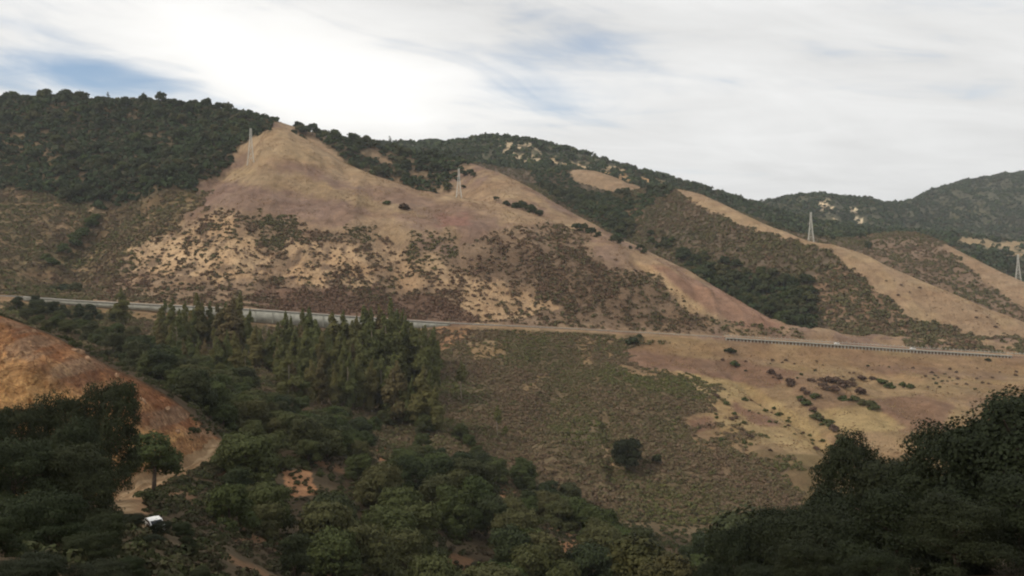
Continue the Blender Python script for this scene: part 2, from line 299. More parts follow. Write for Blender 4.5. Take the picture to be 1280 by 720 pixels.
# the cutting and the dirt track on the left
strat = fbm(q / 3.2, (X - Y) / 17, 501, 4)
Z_BANK = bank
paint(RUST, bank); paint((.44, .265, .14), bank * sstep(.45, .58, strat)); paint((.22, .12, .075), bank * sstep(.56, .66, fbm(X / 7, Z / 7, 505, 4)) * .8)
paint((.34, .25, .17), bank * sstep(.58, .68, fbm(X / 5 + 9, Z / 4, 515, 4)) * .7)
low = bank * (1 - sstep(LN['track'] + .58, LN['track'] + .74, bandrow + .25 * (n2 - .5) + .12 * WU))
paint(OCHRE, low * (.75 + .25 * sstep(.4, .6, n3)))
Z_TRACK = np.zeros_like(X)
TRK = []
for u_, v_ in ((285, 556), (262, 572), (228, 592), (190, 606), (160, 618), (140, 630), (150, 641), (168, 648), (180, 656)):
    r, c = find(u_, v_, 'near2', 'brow'); TRK.append((X[r, c], Y[r, c]))
dtrk = seg_dist(X, Y, TRK)
Z_TRACK = (dtrk < 2.6 + 1.6 * WU) & (bandrow > LN['near2']) & (bandrow < LN['brow'])
paint((.28, .165, .09), ((dtrk < 4 + 5 * WU) & (bandrow > LN['near2']) & (bandrow < LN['brow'] - .2)) * .8)
paint((.26, .17, .095), Z_TRACK.astype(float)); paint((.40, .28, .165), Z_TRACK * (np.abs(dtrk - .9) < .35) * .8)
for a_, b_, c_ in ((372, 602, 26), (478, 568, 14), (632, 614, 14), (712, 688, 20)): paint((.36, .185, .095), poly([(a_ - c_, b_ - c_ * .6), (a_ + c_ * .4, b_ - c_ * .5), (a_ + c_, b_ + c_ * .6), (a_ - c_ * .2, b_ + c_ * .6)], 'near2', 'slope1', 8) * .9)
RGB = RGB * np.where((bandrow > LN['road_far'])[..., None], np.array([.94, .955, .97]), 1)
mot = fbm(X / 11 + Z / 30, Z / 4.5 + Y / 18, 341, 4); RGB *= (.80 + .28 * n3 + .26 * (mot - .4))[..., None]
trail = np.abs(((Z + 5 * fbm(X / 60, Y / 60, 351, 3)) / 3.6) % 1 - .5) < .09
RGB *= (1 + .13 * trail * sstep(.42, .6, fbm(X / 40, Y / 40, 353, 3)) * (bandrow > LN['vale']))[..., None]
RGB *= (1 + (fbm(X / 22, Y / 16 + Z / 12, 343, 4) - .5)[..., None] * np.array([.30, .42, .50]))

# ------------------------------------------------------------------ materials
def nodes_of(name):
    m = bpy.data.materials.new(name); m.use_nodes = True
    nt = m.node_tree; b = nt.nodes['Principled BSDF']
    b.inputs['Specular IOR Level'].default_value = .15
    return m, nt, b
def N(nt, t, **kw):
    n = nt.nodes.new(t)
    for k, v in kw.items():
        if isinstance(k, str) and hasattr(n, k): setattr(n, k, v)
    return n
def mathn(nt, op, a, b=None, c=None):
    n = nt.nodes.new('ShaderNodeMath'); n.operation = op
    for i, v in enumerate((a, b, c)):
        if v is None: continue
        if isinstance(v, (int, float)): n.inputs[i].default_value = v
        else: nt.links.new(v, n.inputs[i])
    return n.outputs[0]
def mixc(nt, fac, a, b, blend='MIX'):
    n = nt.nodes.new('ShaderNodeMix'); n.data_type = 'RGBA'; n.blend_type = blend
    for i, v in ((0, fac), (6, a), (7, b)):
        if isinstance(v, (int, float)): n.inputs[i].default_value = v
        elif isinstance(v, tuple): n.inputs[i].default_value = (*v, 1)[:4]
        else: nt.links.new(v, n.inputs[i])
    return n.outputs[2]
def ramp(nt, f, stops):
    n = nt.nodes.new('ShaderNodeValToRGB'); e = n.color_ramp.elements
    while len(e) < len(stops): e.new(.5)
    for el, (p, c) in zip(e, stops): el.position = p; el.color = (*c, 1)
    nt.links.new(f, n.inputs[0]); return n.outputs[0]

def sub01(nt, v):
    n = nt.nodes.new('ShaderNodeMapRange'); n.inputs[1].default_value = .42; n.inputs[2].default_value = .58; nt.links.new(v, n.inputs[0]); return n.outputs[0]
def ground_material(name='dry_ground', rock=False):
    m, nt, b = nodes_of(name); L = nt.links
    at = N(nt, 'ShaderNodeVertexColor'); at.layer_name = 'soil'
    geo = N(nt, 'ShaderNodeNewGeometry')
    def noise(scale, det=4):
        n = N(nt, 'ShaderNodeTexNoise'); n.inputs['Scale'].default_value = scale; n.inputs['Detail'].default_value = det
        L.new(geo.outputs['Position'], n.inputs['Vector']); return n.outputs[0]
    n1, n2, n3 = noise(.9, 5), noise(.16, 5), noise(.05, 3)
    f = mathn(nt, 'ADD', mathn(nt, 'MULTIPLY', n1, .9), mathn(nt, 'ADD', mathn(nt, 'MULTIPLY', n2, .75), mathn(nt, 'MULTIPLY', n3, .35)))
    col = mixc(nt, 1.0, at.outputs[0], ramp(nt, mathn(nt, 'MULTIPLY', f, .5), [(.30, (.58, .56, .55)), (.5, (1, 1, 1)), (.7, (1.38, 1.36, 1.3))]), 'MULTIPLY')
    b.inputs['Roughness'].default_value = .95; b.inputs['Specular IOR Level'].default_value = .05
    if rock:                    # tilted beds, open joints and iron stains
        mp = N(nt, 'ShaderNodeMapping'); mp.inputs['Rotation'].default_value = (.3, .65, .2); mp.inputs['Scale'].default_value = (.42, .5, .75); L.new(geo.outputs['Position'], mp.inputs[0])
        dn = N(nt, 'ShaderNodeTexNoise'); dn.inputs['Scale'].default_value = .9; dn.inputs['Detail'].default_value = 7; dn.inputs['Roughness'].default_value = .66; L.new(mp.outputs[0], dn.inputs['Vector'])
        st = ramp(nt, dn.outputs[0], [(.30, (.45, .33, .29)), (.43, (1.15, .98, .88)), (.53, (.85, .76, .74)), (.66, (1.65, 1.5, 1.3))])
        col = mixc(nt, .8, col, st, 'MULTIPLY')
        mg = N(nt, 'ShaderNodeMapping'); mg.inputs['Scale'].default_value = (.9, .9, .16); L.new(geo.outputs['Position'], mg.inputs[0])
        gn = N(nt, 'ShaderNodeTexNoise'); gn.inputs['Scale'].default_value = 1; gn.inputs['Detail'].default_value = 6; gn.inputs['Roughness'].default_value = .6; L.new(mg.outputs[0], gn.inputs['Vector'])
        jn = N(nt, 'ShaderNodeTexNoise'); jn.inputs['Scale'].default_value = .45; jn.inputs['Detail'].default_value = 4; jn.inputs['Distortion'].default_value = .6; L.new(mp.outputs[0], jn.inputs['Vector'])
        jt = ramp(nt, mathn(nt, 'ABSOLUTE', mathn(nt, 'SUBTRACT', jn.outputs[0], .5)), [(.0, (.30, .24, .22)), (.022, (1, 1, 1))])
        col = mixc(nt, mathn(nt, 'MULTIPLY', sub01(nt, n2), .9), col, jt, 'MULTIPLY')
        col = mixc(nt, .8, col, ramp(nt, gn.outputs[0], [(.34, (.66, .58, .54)), (.5, (1, 1, 1)), (.66, (1.3, 1.25, 1.18))]), 'MULTIPLY')
        n1 = mathn(nt, 'ADD', mathn(nt, 'MULTIPLY', n1, .8), mathn(nt, 'ADD', mathn(nt, 'MULTIPLY', dn.outputs[0], 1.6), mathn(nt, 'MULTIPLY', gn.outputs[0], 1.8)))
    L.new(col, b.inputs['Base Color'])
    bp = N(nt, 'ShaderNodeBump'); bp.inputs['Strength'].default_value = .55; bp.inputs['Distance'].default_value = .5
    if rock: bp.inputs['Strength'].default_value = 1.0; bp.inputs['Distance'].default_value = 1.0
    L.new(n1, bp.inputs['Height']); L.new(bp.outputs[0], b.inputs['Normal'])
    return m
def foliage_material(name, dark, light, warm, trans=.18):
    m, nt, b = nodes_of(name); L = nt.links
    geo = N(nt, 'ShaderNodeNewGeometry'); oi = N(nt, 'ShaderNodeObjectInfo')
    at = N(nt, 'ShaderNodeAttribute'); at.attribute_name = 'tint'
    f = mathn(nt, 'ADD', mathn(nt, 'MULTIPLY', geo.outputs['Random Per Island'], .5), mathn(nt, 'MULTIPLY', at.outputs['Fac'], .5))
    col = mixc(nt, f, dark, light)
    col = mixc(nt, mathn(nt, 'MULTIPLY', mathn(nt, 'POWER', oi.outputs['Random'], 1.6), .75), col, warm)
    L.new(col, b.inputs['Base Color']); b.inputs['Roughness'].default_value = .75; b.inputs['Specular IOR Level'].default_value = .18
    tr = N(nt, 'ShaderNodeBsdfTranslucent'); L.new(col, tr.inputs[0])
    mx = N(nt, 'ShaderNodeMixShader'); mx.inputs[0].default_value = trans
    L.new(b.outputs[0], mx.inputs[1]); L.new(tr.outputs[0], mx.inputs[2])
    L.new(mx.outputs[0], nt.nodes['Material Output'].inputs[0])
    return m
def cover_material(name, cols, trans=.1):
    """ground cover: colour chosen by the tint of each clump"""
    m, nt, b = nodes_of(name); L = nt.links
    geo = N(nt, 'ShaderNodeNewGeometry')
    at = N(nt, 'ShaderNodeAttribute'); at.attribute_name = 'tint'
    f = mathn(nt, 'ADD', mathn(nt, 'MULTIPLY', mathn(nt, 'SUBTRACT', geo.outputs['Random Per Island'], .5), .35), at.outputs['Fac'])
    col = ramp(nt, f, [(i / (len(cols) - 1), c) for i, c in enumerate(cols)])
    L.new(col, b.inputs['Base Color']); b.inputs['Roughness'].default_value = .85; b.inputs['Specular IOR Level'].default_value = .08
    return m
def plain(name, col, rough=.6, metal=0, var=.25, scale=2.0):
    m, nt, b = nodes_of(name)
    geo = N(nt, 'ShaderNodeNewGeometry'); n = N(nt, 'ShaderNodeTexNoise'); n.inputs['Scale'].default_value = scale; n.inputs['Detail'].default_value = 5
    nt.links.new(geo.outputs['Position'], n.inputs['Vector'])
    c = mixc(nt, 1.0, tuple(col), ramp(nt, n.outputs[0], [(.3, (1 - var,) * 3), (.7, (1 + var * .5,) * 3)]), 'MULTIPLY')
    nt.links.new(c, b.inputs['Base Color']); b.inputs['Roughness'].default_value = rough; b.inputs['Metallic'].default_value = metal
    return m
M_GROUND = ground_material(); M_FACE = ground_material('rock_face', True)
M_OAK = foliage_material('oak_leaves', (.018, .028, .012), (.052, .068, .027), (.075, .075, .032))
M_NEAR = foliage_material('dark_oak_leaves', (.011, .016, .007), (.026, .035, .013), (.026, .03, .012))
M_BROAD = foliage_material('olive_leaves', (.038, .052, .016), (.092, .12, .038), (.115, .10, .046), .28)
M_EUC = foliage_material('eucalyptus_leaves', (.085, .10, .036), (.17, .185, .066), (.20, .165, .064), .35)
M_YEL = foliage_material('yellow_green_leaves', (.07, .08, .025), (.15, .15, .05), (.16, .14, .05))
M_DRY = foliage_material('dry_brown_leaves', (.075, .05, .036), (.145, .098, .068), (.14, .085, .065))
M_BRIGHT = foliage_material('fresh_green_leaves', (.035, .055, .018), (.085, .115, .035), (.09, .10, .035))
M_BARK = plain('bark', (.11, .085, .065), .9, 0, .5, 3)
M_PALEBARK = plain('pale_bark', (.33, .27, .21), .85, 0, .4, 3)
M_CONC = plain('concrete', (.40, .39, .33), .85, 0, .28, .35)
M_CONC2 = plain('light_concrete', (.42, .40, .35), .85, 0, .2, .5)
M_ASPH = plain('asphalt', (.13, .125, .115), .9, 0, .2, .4)
M_LINE = plain('road_paint', (.78, .76, .7), .7, 0, .15, 1)
M_STEEL = plain('galvanised_steel', (.56, .55, .50), .6, .0, .1, 1)
M_WHITE = plain('white_paint', (.8, .8, .78), .25, 0, .05, 3)
M_GLASS = plain('dark_glass', (.03, .035, .04), .08, 0, .05, 3)
M_RUB = plain('tyre_rubber', (.03, .03, .03), .8, 0, .2, 8)
M_LAMP = plain('lamp_lens', (.7, .68, .62), .15, 0, .05, 5)
M_WOODP = plain('timber_post', (.2, .16, .12), .85, 0, .3, 6)
M_ROCK = plain('rust_rock', (.40, .25, .15), .9, 0, .55, .9)
M_CHAP = cover_material('hill_chaparral', [(.165, .10, .07), (.155, .108, .068), (.125, .104, .058), (.10, .10, .048), (.14, .12, .056)])
M_BRUSH = cover_material('sage_brush', [(.18, .122, .082), (.16, .126, .074), (.13, .115, .058), (.105, .115, .043), (.15, .143, .055)])
M_FOREST = cover_material('far_forest', [(.072, .064, .038), (.044, .058, .028), (.034, .052, .024), (.056, .076, .030), (.088, .092, .04)])

# ------------------------------------------------------------------ object helpers
def tag(o, label=None, cat=None, group=None, kind=None):
    if label: o['label'] = label
    if cat: o['category'] = cat
    if group: o['group'] = group
    if kind: o['kind'] = kind
    return o
def link(o, parent=None):
    COL.objects.link(o)
    if parent: o.parent = parent
    return o
def mesh_np(name, verts, faces, mats, tint=None, matidx=None, smooth=False):
    """mesh from numpy arrays; faces (n,4) or (n,3)"""
    me = bpy.data.meshes.new(name)
    verts = np.asarray(verts, np.float32); faces = np.asarray(faces, np.int32)
    k = faces.shape[1]
    me.vertices.add(len(verts)); me.vertices.foreach_set('co', verts.ravel())
    me.loops.add(faces.size); me.loops.foreach_set('vertex_index', faces.ravel())
    me.polygons.add(len(faces)); me.polygons.foreach_set('loop_start', np.arange(0, faces.size, k, dtype=np.int32))
    if smooth: me.polygons.foreach_set('use_smooth', np.ones(len(faces), bool))
    for m in (mats if isinstance(mats, (list, tuple)) else [mats]): me.materials.append(m)
    if matidx is not None: me.polygons.foreach_set('material_index', np.asarray(matidx, np.int32))
    if tint is not None:
        a = me.attributes.new('tint', 'FLOAT', 'POINT'); a.data.foreach_set('value', np.asarray(tint, np.float32))
    me.update(calc_edges=True); me.validate()
    return me
def obj(name, me, parent=None):
    return link(bpy.data.objects.new(name, me), parent)
def empty(name, loc=(0, 0, 0), rz=0):
    o = bpy.data.objects.new(name, None); o.location = loc; o.rotation_euler = (0, 0, rz); return link(o)

class MB:
    """collects boxes, bars, tubes and loose polygons into one mesh"""
    def __init__(self): self.v = []; self.f = []
    def box(self, c, s, rz=0):
        i = len(self.v); cx, cy, cz = c; sx, sy, sz = (a / 2 for a in s); co, si = math.cos(rz), math.sin(rz)
        for z in (-sz, sz):
            for x, y in ((-sx, -sy), (sx, -sy), (sx, sy), (-sx, sy)): self.v.append((cx + x * co - y * si, cy + x * si + y * co, cz + z))
        self.f += [(i, i + 3, i + 2, i + 1), (i + 4, i + 5, i + 6, i + 7)] + [(i + a, i + (a + 1) % 4, i + 4 + (a + 1) % 4, i + 4 + a) for a in range(4)]
        return self
    def tube(self, a, b, ra, rb=None, n=6):
        rb = ra if rb is None else rb
        a = np.array(a, float); b = np.array(b, float); d = b - a; l = np.linalg.norm(d)
        if l < 1e-6: return self
        d /= l; t = np.cross(d, (0, 0, 1) if abs(d[2]) < .9 else (1, 0, 0)); t /= np.linalg.norm(t); w = np.cross(d, t)
        i = len(self.v)
        for p, r in ((a, ra), (b, rb)):
            for k in range(n):
                an = 2 * math.pi * k / n; self.v.append(tuple(p + r * (math.cos(an) * t + math.sin(an) * w)))
        self.f += [(i + k, i + (k + 1) % n, i + n + (k + 1) % n, i + n + k) for k in range(n)]
        self.f += [tuple(i + k for k in reversed(range(n))), tuple(i + n + k for k in range(n))]
        return self
    def prism(self, pts, y0, y1):
        """outline in x,z pushed from y0 to y1"""
        i = len(self.v); n = len(pts)
        for y in (y0, y1):
            for x, z in pts: self.v.append((x, y, z))
        self.f += [tuple(i + k for k in range(n)), tuple(i + n + k for k in reversed(range(n)))]
        self.f += [(i + k, i + n + k, i + n + (k + 1) % n, i + (k + 1) % n) for k in range(n)]
        return self
    def mesh(self, name, mat, smooth=False):
        me = bpy.data.meshes.new(name); me.from_pydata(self.v, [], self.f); me.materials.append(mat)
        if smooth:
            for p in me.polygons: p.use_smooth = True
        me.update(); return me
    def build(self, name, mat, parent=None, smooth=False): return obj(name, self.mesh(name, mat, smooth), parent)

def quads(cen, nrm, size, g, aspect=.6, tint=None):
    """one leaf-clump face at every point"""
    n = len(cen)
    nrm = nrm / np.maximum(np.linalg.norm(nrm, axis=1, keepdims=True), 1e-6)
    r = g.normal(size=(n, 3)); t = np.cross(nrm, r); t /= np.maximum(np.linalg.norm(t, axis=1, keepdims=True), 1e-6)
    b = np.cross(nrm, t)
    s = np.asarray(size).reshape(-1, 1) * .5
    a = s * (aspect + (1 - aspect) * g.random((n, 1)))
    k = g.uniform(-.35, .35, (n, 1))
    v = np.stack([cen - t * s - b * a * (1 + k), cen + t * s * (1 + k) - b * a * .6, cen + t * s * .7 + b * a, cen - t * s * (1 - k) + b * a * .8], 1)
    f = np.arange(n * 4).reshape(n, 4)
    tv = None if tint is None else np.repeat(tint, 4)
    return v.reshape(-1, 3), f, tv
def lobes_to_leaves(lobes, n, leaf, g, inner=.42):
    """lobes: rows of centre xyz and radii xyz"""
    lobes = np.array(lobes, float)
    w = lobes[:, 3] * lobes[:, 5]; w = w / w.sum()
    k = g.choice(len(lobes), n, p=w)
    d = g.normal(size=(n, 3)); d /= np.linalg.norm(d, axis=1, keepdims=True)
    d[:, 2] = np.where(d[:, 2] < -.35, -d[:, 2], d[:, 2])
    # uneven outline: radius swells and dips with direction
    bump = 1 + .15 * np.sin(d[:, 0] * 7 + k * 2.1) * np.sin(d[:, 1] * 6 + k) + .11 * np.sin(d[:, 2] * 9 + k * 3)
    rad = (1 - inner * g.random((n, 1)) ** 1.5) * bump[:, None]
    stray = g.random((n, 1)) < .03
    rad = np.where(stray, rad * g.uniform(1.0, 1.12, (n, 1)), rad)
    p = lobes[k, :3] + d * rad * lobes[k, 3:6]
    # drop what lies deep inside another lobe
    keep = np.ones(n, bool)
    for j in range(len(lobes)):
        q = np.linalg.norm((p - lobes[j, :3]) / lobes[j, 3:6], axis=1)
        keep &= (q > .62) | (k == j)
    p, d, k = p[keep], d[keep], k[keep]
    lt = g.random(len(lobes))
    return quads(p, d + g.normal(size=p.shape) * .36, leaf * g.uniform(.6, 1.35, len(p)), g, tint=np.clip(lt[k] * .8 + .1 + g.normal(size=len(p)) * .1, 0, 1))
def oak_lobes(r, h, g, n=9, base=.35):
    out = [(0, 0, h * .62, r * .62, r * .62, h * .34)]
    for i in range(n):
        a = 2 * math.pi * (i + g.uniform(-.3, .3)) / n * 1.0
        lv = g.random()
        rr = r * (.72 - .35 * lv) * g.uniform(.8, 1.15)
        s = r * g.uniform(.30, .46)
        out.append((rr * math.cos(a), rr * math.sin(a), h * (base + (.86 - base) * lv) + 0, s, s, min(s, h * .3) * g.uniform(.75, 1.0)))
    return out
def limb_mesh(r, h, g, mat, n=6, top=.7, rad=None, spread=.6):
    m = MB(); rad = rad or h * .03
    lean = g.uniform(-.04, .04, 2) * h
    p0 = np.array((0, 0, -.6)); p1 = np.array((lean[0], lean[1], h * .32)); p2 = np.array((lean[0] * 1.6, lean[1] * 1.6, h * top))
    m.tube(p0, p1, rad * 1.25, rad * .85, 7); m.tube(p1, p2, rad * .85, rad * .25, 6)
    for i in range(n):
        a = 2 * math.pi * i / n + g.uniform(-.4, .4); t = g.uniform(.25, .95)
        s = p1 + (p2 - p1) * t * .8 if t > .4 else p0 + (p1 - p0) * (.7 + t * .7)
        e = np.array((math.cos(a) * r * spread, math.sin(a) * r * spread, s[2] + h * g.uniform(.1, .3)))
        mid = (s + e) / 2 + np.array((0, 0, h * .04))
        m.tube(s, mid, rad * .45, rad * .28, 5); m.tube(mid, e, rad * .28, rad * .08, 5)
    return m.mesh('trunk', mat)
def oak_kind(r, h, nleaf, leaf, seed, mat, bark=M_BARK, nl=9, base=.35):
    g = np.random.default_rng(seed)
    v, f, t = lobes_to_leaves(oak_lobes(r, h, g, nl, base), nleaf, leaf, g)
    return mesh_np('crown', v, f, mat, t), limb_mesh(r, h, g, bark)
def euc_kind(r, h, nleaf, leaf, seed, mat, bark=M_PALEBARK, base=.12):
    g = np.random.default_rng(seed); L = []
    k = 13
    for i in range(k):
        t = i / (k - 1); w = r * (1.0 - .82 * t ** 2.0) * g.uniform(.72, 1.12) * (.55 + .45 * min(1, t / .18))
        a = g.uniform(0, 6.28); o = w * .5
        L.append((o * math.cos(a), o * math.sin(a), h * (base + (.97 - base) * t), w * .8, w * .8, h * .075 + w * .25))
    v, f, t = lobes_to_leaves(L, nleaf, leaf, g, .4)
    return mesh_np('crown', v, f, mat, t), limb_mesh(r, h, g, bark, 5, .9, h * .012, .35)
def merged(kind, seed=0):
    """crown and trunk in one mesh, for trees too far off to show their parts"""
    c, t = kind
    n = len(c.vertices); v = np.empty(n * 3, np.float32); c.vertices.foreach_get('co', v)
    tn = np.empty(n, np.float32); c.attributes['tint'].data.foreach_get('value', tn)
    tv = [tuple(a.co) for a in t.vertices]; tf = []
    for p in t.polygons:
        i = list(p.vertices)
        for k in range(1, len(i) - 1, 2): tf.append((i[0], i[k], i[k + 1], i[min(k + 2, len(i) - 1)]))
    tf = [x for x in tf if len(set(x)) == 4]
    V = np.vstack([v.reshape(-1, 3), np.array(tv)]); Fc = np.vstack([np.arange(n).reshape(-1, 4), np.array(tf) + n])
    return mesh_np('tree', V, Fc, [c.materials[0], t.materials[0]], np.concatenate([tn, np.full(len(tv), .5)]), [0] * (n // 4) + [1] * len(tf))

def plant_tree(name, kind, x, y, sc, label, cat, group=None, sink=.3, squash=1.0, parts=True):
    z = zat(x, y) - sink
    if parts:
        o = empty(name, (x, y, z), random.uniform(0, 6.28))
        obj('crown', kind[0], o); obj('trunk', kind[1], o)
    else:
        o = obj(name, kind); o.location = (x, y, z); o.rotation_euler = (0, 0, random.uniform(0, 6.28))
    o.scale = (sc * squash, sc * squash, sc)
    return tag(o, label, cat, group)
def ground_at(u, v, b0, b1):
    r, c = find(u, v, b0, b1); return X[r, c], Y[r, c]
def spread(poly_uv, b0, b1, n, gap, g, rag=4, seen=12, dens=None):
    """up to n spots on the ground inside an outline, at least gap apart"""
    m = poly(poly_uv, b0, b1, rag) * (SEEN < seen) * AREA
    if dens is not None: m = m * dens
    idx = np.flatnonzero(m.ravel() > 0)
    if len(idx) == 0: return []
    p = m.ravel()[idx]; out = []
    for i in g.choice(idx, min(len(idx), n * 30), replace=False, p=p / p.sum()):
        x, y = X.ravel()[i], Y.ravel()[i]
        x += g.uniform(-.5, .5); y += g.uniform(-.5, .5)
        if all((x - a) ** 2 + (y - b) ** 2 > gap * gap for a, b in out):
            out.append((x, y))
            if len(out) >= n: break
    return out
ORD = ['leftmost', 'second from left', 'third from left', 'fourth from left', 'fifth from left', 'sixth from left', 'seventh from left', 'eighth from left', 'ninth from left', 'tenth from left', 'eleventh from left', 'twelfth from left', 'thirteenth from left', 'fourteenth from left', 'fifteenth from left', 'sixteenth from left']

# ------------------------------------------------------------------ build the ground, split where one stretch ends and the next begins
fb = bandrow[:-1, :-1]
PIECE = np.zeros((NR - 1, NC - 1), int)
names = ['ground', 'valley_slope', 'grassy_hill', 'wooded_hill', 'ridge', 'far_hill', 'mountain', 'rock_cutting', 'dirt_track']
PIECE[fb >= LN['vale']] = 1
PIECE[(fb >= LN['road_far'])] = 2
PIECE[(fb >= LN['road_far']) & (Z_LEFT[:-1, :-1] + Z_WOOD[:-1, :-1] > .5)] = 3
PIECE[(fb >= LN['hollow']) & (U[:-1, :-1] < 572)] = 3
PIECE[fb >= LN['gully']] = 4
PIECE[fb >= LN['gully2']] = 5
PIECE[fb >= LN['gully4']] = 6
PIECE[(bank[:-1, :-1] > .35)] = 7
PIECE[Z_TRACK[:-1, :-1]] = 8
gi = np.arange(NR * NC).reshape(NR, NC)
allf = np.stack([gi[:-1, :-1], gi[:-1, 1:], gi[1:, 1:], gi[1:, :-1]], -1)
nsm = NRM.copy()
nsm[1:, 1:] = NRM[1:, 1:] + NRM[:-1, :-1] + NRM[1:, :-1] + NRM[:-1, 1:]
nsm /= np.linalg.norm(nsm, axis=-1, keepdims=True)
P3 = XYZ.reshape(-1, 3); N3 = nsm.reshape(-1, 3); C3 = RGB.reshape(-1, 3)
for k, nm in enumerate(names):
    f = allf[PIECE == k]
    if len(f) == 0: continue
    ids, inv = np.unique(f.ravel(), return_inverse=True)
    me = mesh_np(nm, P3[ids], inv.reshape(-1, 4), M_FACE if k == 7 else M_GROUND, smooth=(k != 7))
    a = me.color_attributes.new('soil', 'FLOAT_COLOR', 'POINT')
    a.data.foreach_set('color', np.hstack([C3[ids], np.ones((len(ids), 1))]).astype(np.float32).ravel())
    if k != 7: me.normals_split_custom_set_from_vertices(N3[ids])
    tag(obj(nm, me), kind='structure')
# unseen slope added behind the camera to shade the foreground
gx = np.linspace(-900, 900, 91); gy = np.linspace(1.0, -700, 60)
bx, by = np.meshgrid(gx, gy)
bz = -3.6 - .0 * by + .52 * np.maximum(-by - 6, 0) + (fbm(bx / 60, by / 60, 61, 4) - .5) * 14 * sstep(10, 60, -by)
edge = np.interp(gx, X[0], Z[0]); bz[0] = edge
bi = np.arange(bx.size).reshape(bx.shape)
me = mesh_np('unseen_hillside', np.stack([bx, by, bz], -1).reshape(-1, 3), np.stack([bi[:-1, :-1], bi[1:, :-1], bi[1:, 1:], bi[:-1, 1:]], -1).reshape(-1, 4), M_GROUND, smooth=True)
a = me.color_attributes.new('soil', 'FLOAT_COLOR', 'POINT'); a.data.foreach_set('color', np.tile(np.array([.09, .075, .045, 1], np.float32), bx.size))
tag(obj('unseen_hillside', me), kind='structure')

# ------------------------------------------------------------------ ground cover that nobody could count
def cover(name, dens, mat, size, nleaf, seed, tintf, flat=.7, leaf=.5, lift=.15, seen=9):
    """low bushes strewn over the ground, dens = bushes per square metre"""
    g = np.random.default_rng(seed)
    e = dens * AREA * (SEEN < seen) * (U > -160) * (U < 1440)
    cnt = g.poisson(np.clip(e, 0, 3)); idx = np.repeat(np.arange(e.size), cnt.ravel())
    n = len(idx); A = g.random((n, 1)); B = g.random((n, 1))
    P = P3[idx] + e1.reshape(-1, 3)[idx] * A + e2.reshape(-1, 3)[idx] * B
    sz = size[0] + (size[1] - size[0]) * g.random(n) ** 2.2
    tb = np.clip(tintf.ravel()[idx] + g.normal(size=n) * .17, 0, 1)
    k = np.repeat(np.arange(n), nleaf)
    d = g.normal(size=(n * nleaf, 3)); d /= np.linalg.norm(d, axis=1, keepdims=True); d[:, 2] = np.abs(d[:, 2]) - .1
    sk = sz[k][:, None]
    asp = (g.uniform(.75, 1.35, (n, 1)) * np.array([[1, 0, 0]]) + g.uniform(.75, 1.2, (n, 1)) * np.array([[0, 1, 0]]) + g.uniform(.8, 1.2, (n, 1)) * np.array([[0, 0, flat]]))[k]
    c = P[k] + d * sk * .5 * g.uniform(.72, 1.12, (len(k), 1)) * asp + np.array([0, 0, 1]) * sk * lift
    v, f, t = quads(c, d + g.normal(size=d.shape) * .4, leaf * sk[:, 0] * g.uniform(.7, 1.2, len(k)), g, .7, np.clip(tb[k] + g.normal(size=len(k)) * .06, 0, 1))
    o = obj(name, mesh_np(name, v, f, mat, t))
    print('cover', name, n, len(f))
    return tag(o, kind='stuff')
patch = fbm(X / 30, Y / 30, 601, 4); clump = fbm(X / 7, Y / 7, 611, 3); clump2 = fbm(X / 12, Y / 9, 613, 3)
tvar = fbm(X / 40, Y / 40, 621, 4)
road_ok = (bandrow > LN['road_far'] + .06) | (bandrow < LN['foot'] - .05)
d = Z_CUT * (.03 + .24 * sstep(.46, .57, clump2) * sstep(.32, .54, patch) + .07 * sstep(.5, .62, clump)) + Z_DARK * .22 * sstep(.33, .52, clump2) + Z_RED * .24 * sstep(.3, .5, clump2)
hillsc = poly([(500, 290), (560, 290), (575, 320), (540, 340), (510, 325)], 'road_far', 'knoll', 12) + poly([(315, 268), (370, 272), (378, 300), (345, 318), (318, 300)], 'road_far', 'knoll', 16) + poly([(428, 285), (470, 285), (474, 302), (435, 304)], 'road_far', 'knoll', 8)
d = d + hillsc * .16
rr = poly([(890, 400), (1000, 412), (1010, 424), (900, 418)], 'road_far', 'ridge', 6) * .25
cover('chaparral', (d * 1.35 + Z_CUT * .02 + rr) * road_ok, M_CHAP, (.5, 3.6), 16, 31, .30 + .9 * (tvar - .5) + .45 * np.clip(hillsc, 0, 1) + .3 * (rr > 0) - .25 * Z_RED)
left = Z_LEFT * (.05 + .20 * sstep(.36, .6, clump)) + Z_WOOD * .02
cover('scrub', left * 1.4 * road_ok, M_BRUSH, (1.1, 3.8), 16, 32, .30 + 1.0 * (tvar - .5))
d = Z_LOWBRUSH * (.24 + .40 * sstep(.30, .55, clump)) * (bandrow > LN['vale'] + .1)
d = d + .42 * sstep(.48, .62, clump2) * poly([(868, 530), (940, 538), (1010, 590), (1000, 640), (850, 650)], 'vale', 'slope2', 14)
d = d + .12 * sstep(.5, .62, clump) * poly([(100, 380), (560, 410), (560, 520), (300, 470), (120, 420)], 'slope1', 'foot', 10)
cover('brush', d * road_ok, M_BRUSH, (.9, 3.2), 34, 33, .40 + 1.0 * (tvar - .5), .75, .29)
d = Z_F3 * (.07 + .18 * sstep(.34, .52, clump))
d = d + ((bandrow > LN['gully2']) & (bandrow < LN['spur2'] + .3)) * (1 - Z_GRASS4) * (1 - Z_KNOB) * (.02 + .10 * sstep(.42, .56, clump))
d = d + .20 * sstep(.52, .62, clump2) * poly([(1120, 395), (1290, 425), (1290, 446), (1130, 434)], 'road_far', 'spur', 10)
cover('hillside_scrub', d, M_CHAP, (1.6, 5.0), 16, 34, .55 + .8 * (tvar - .5))
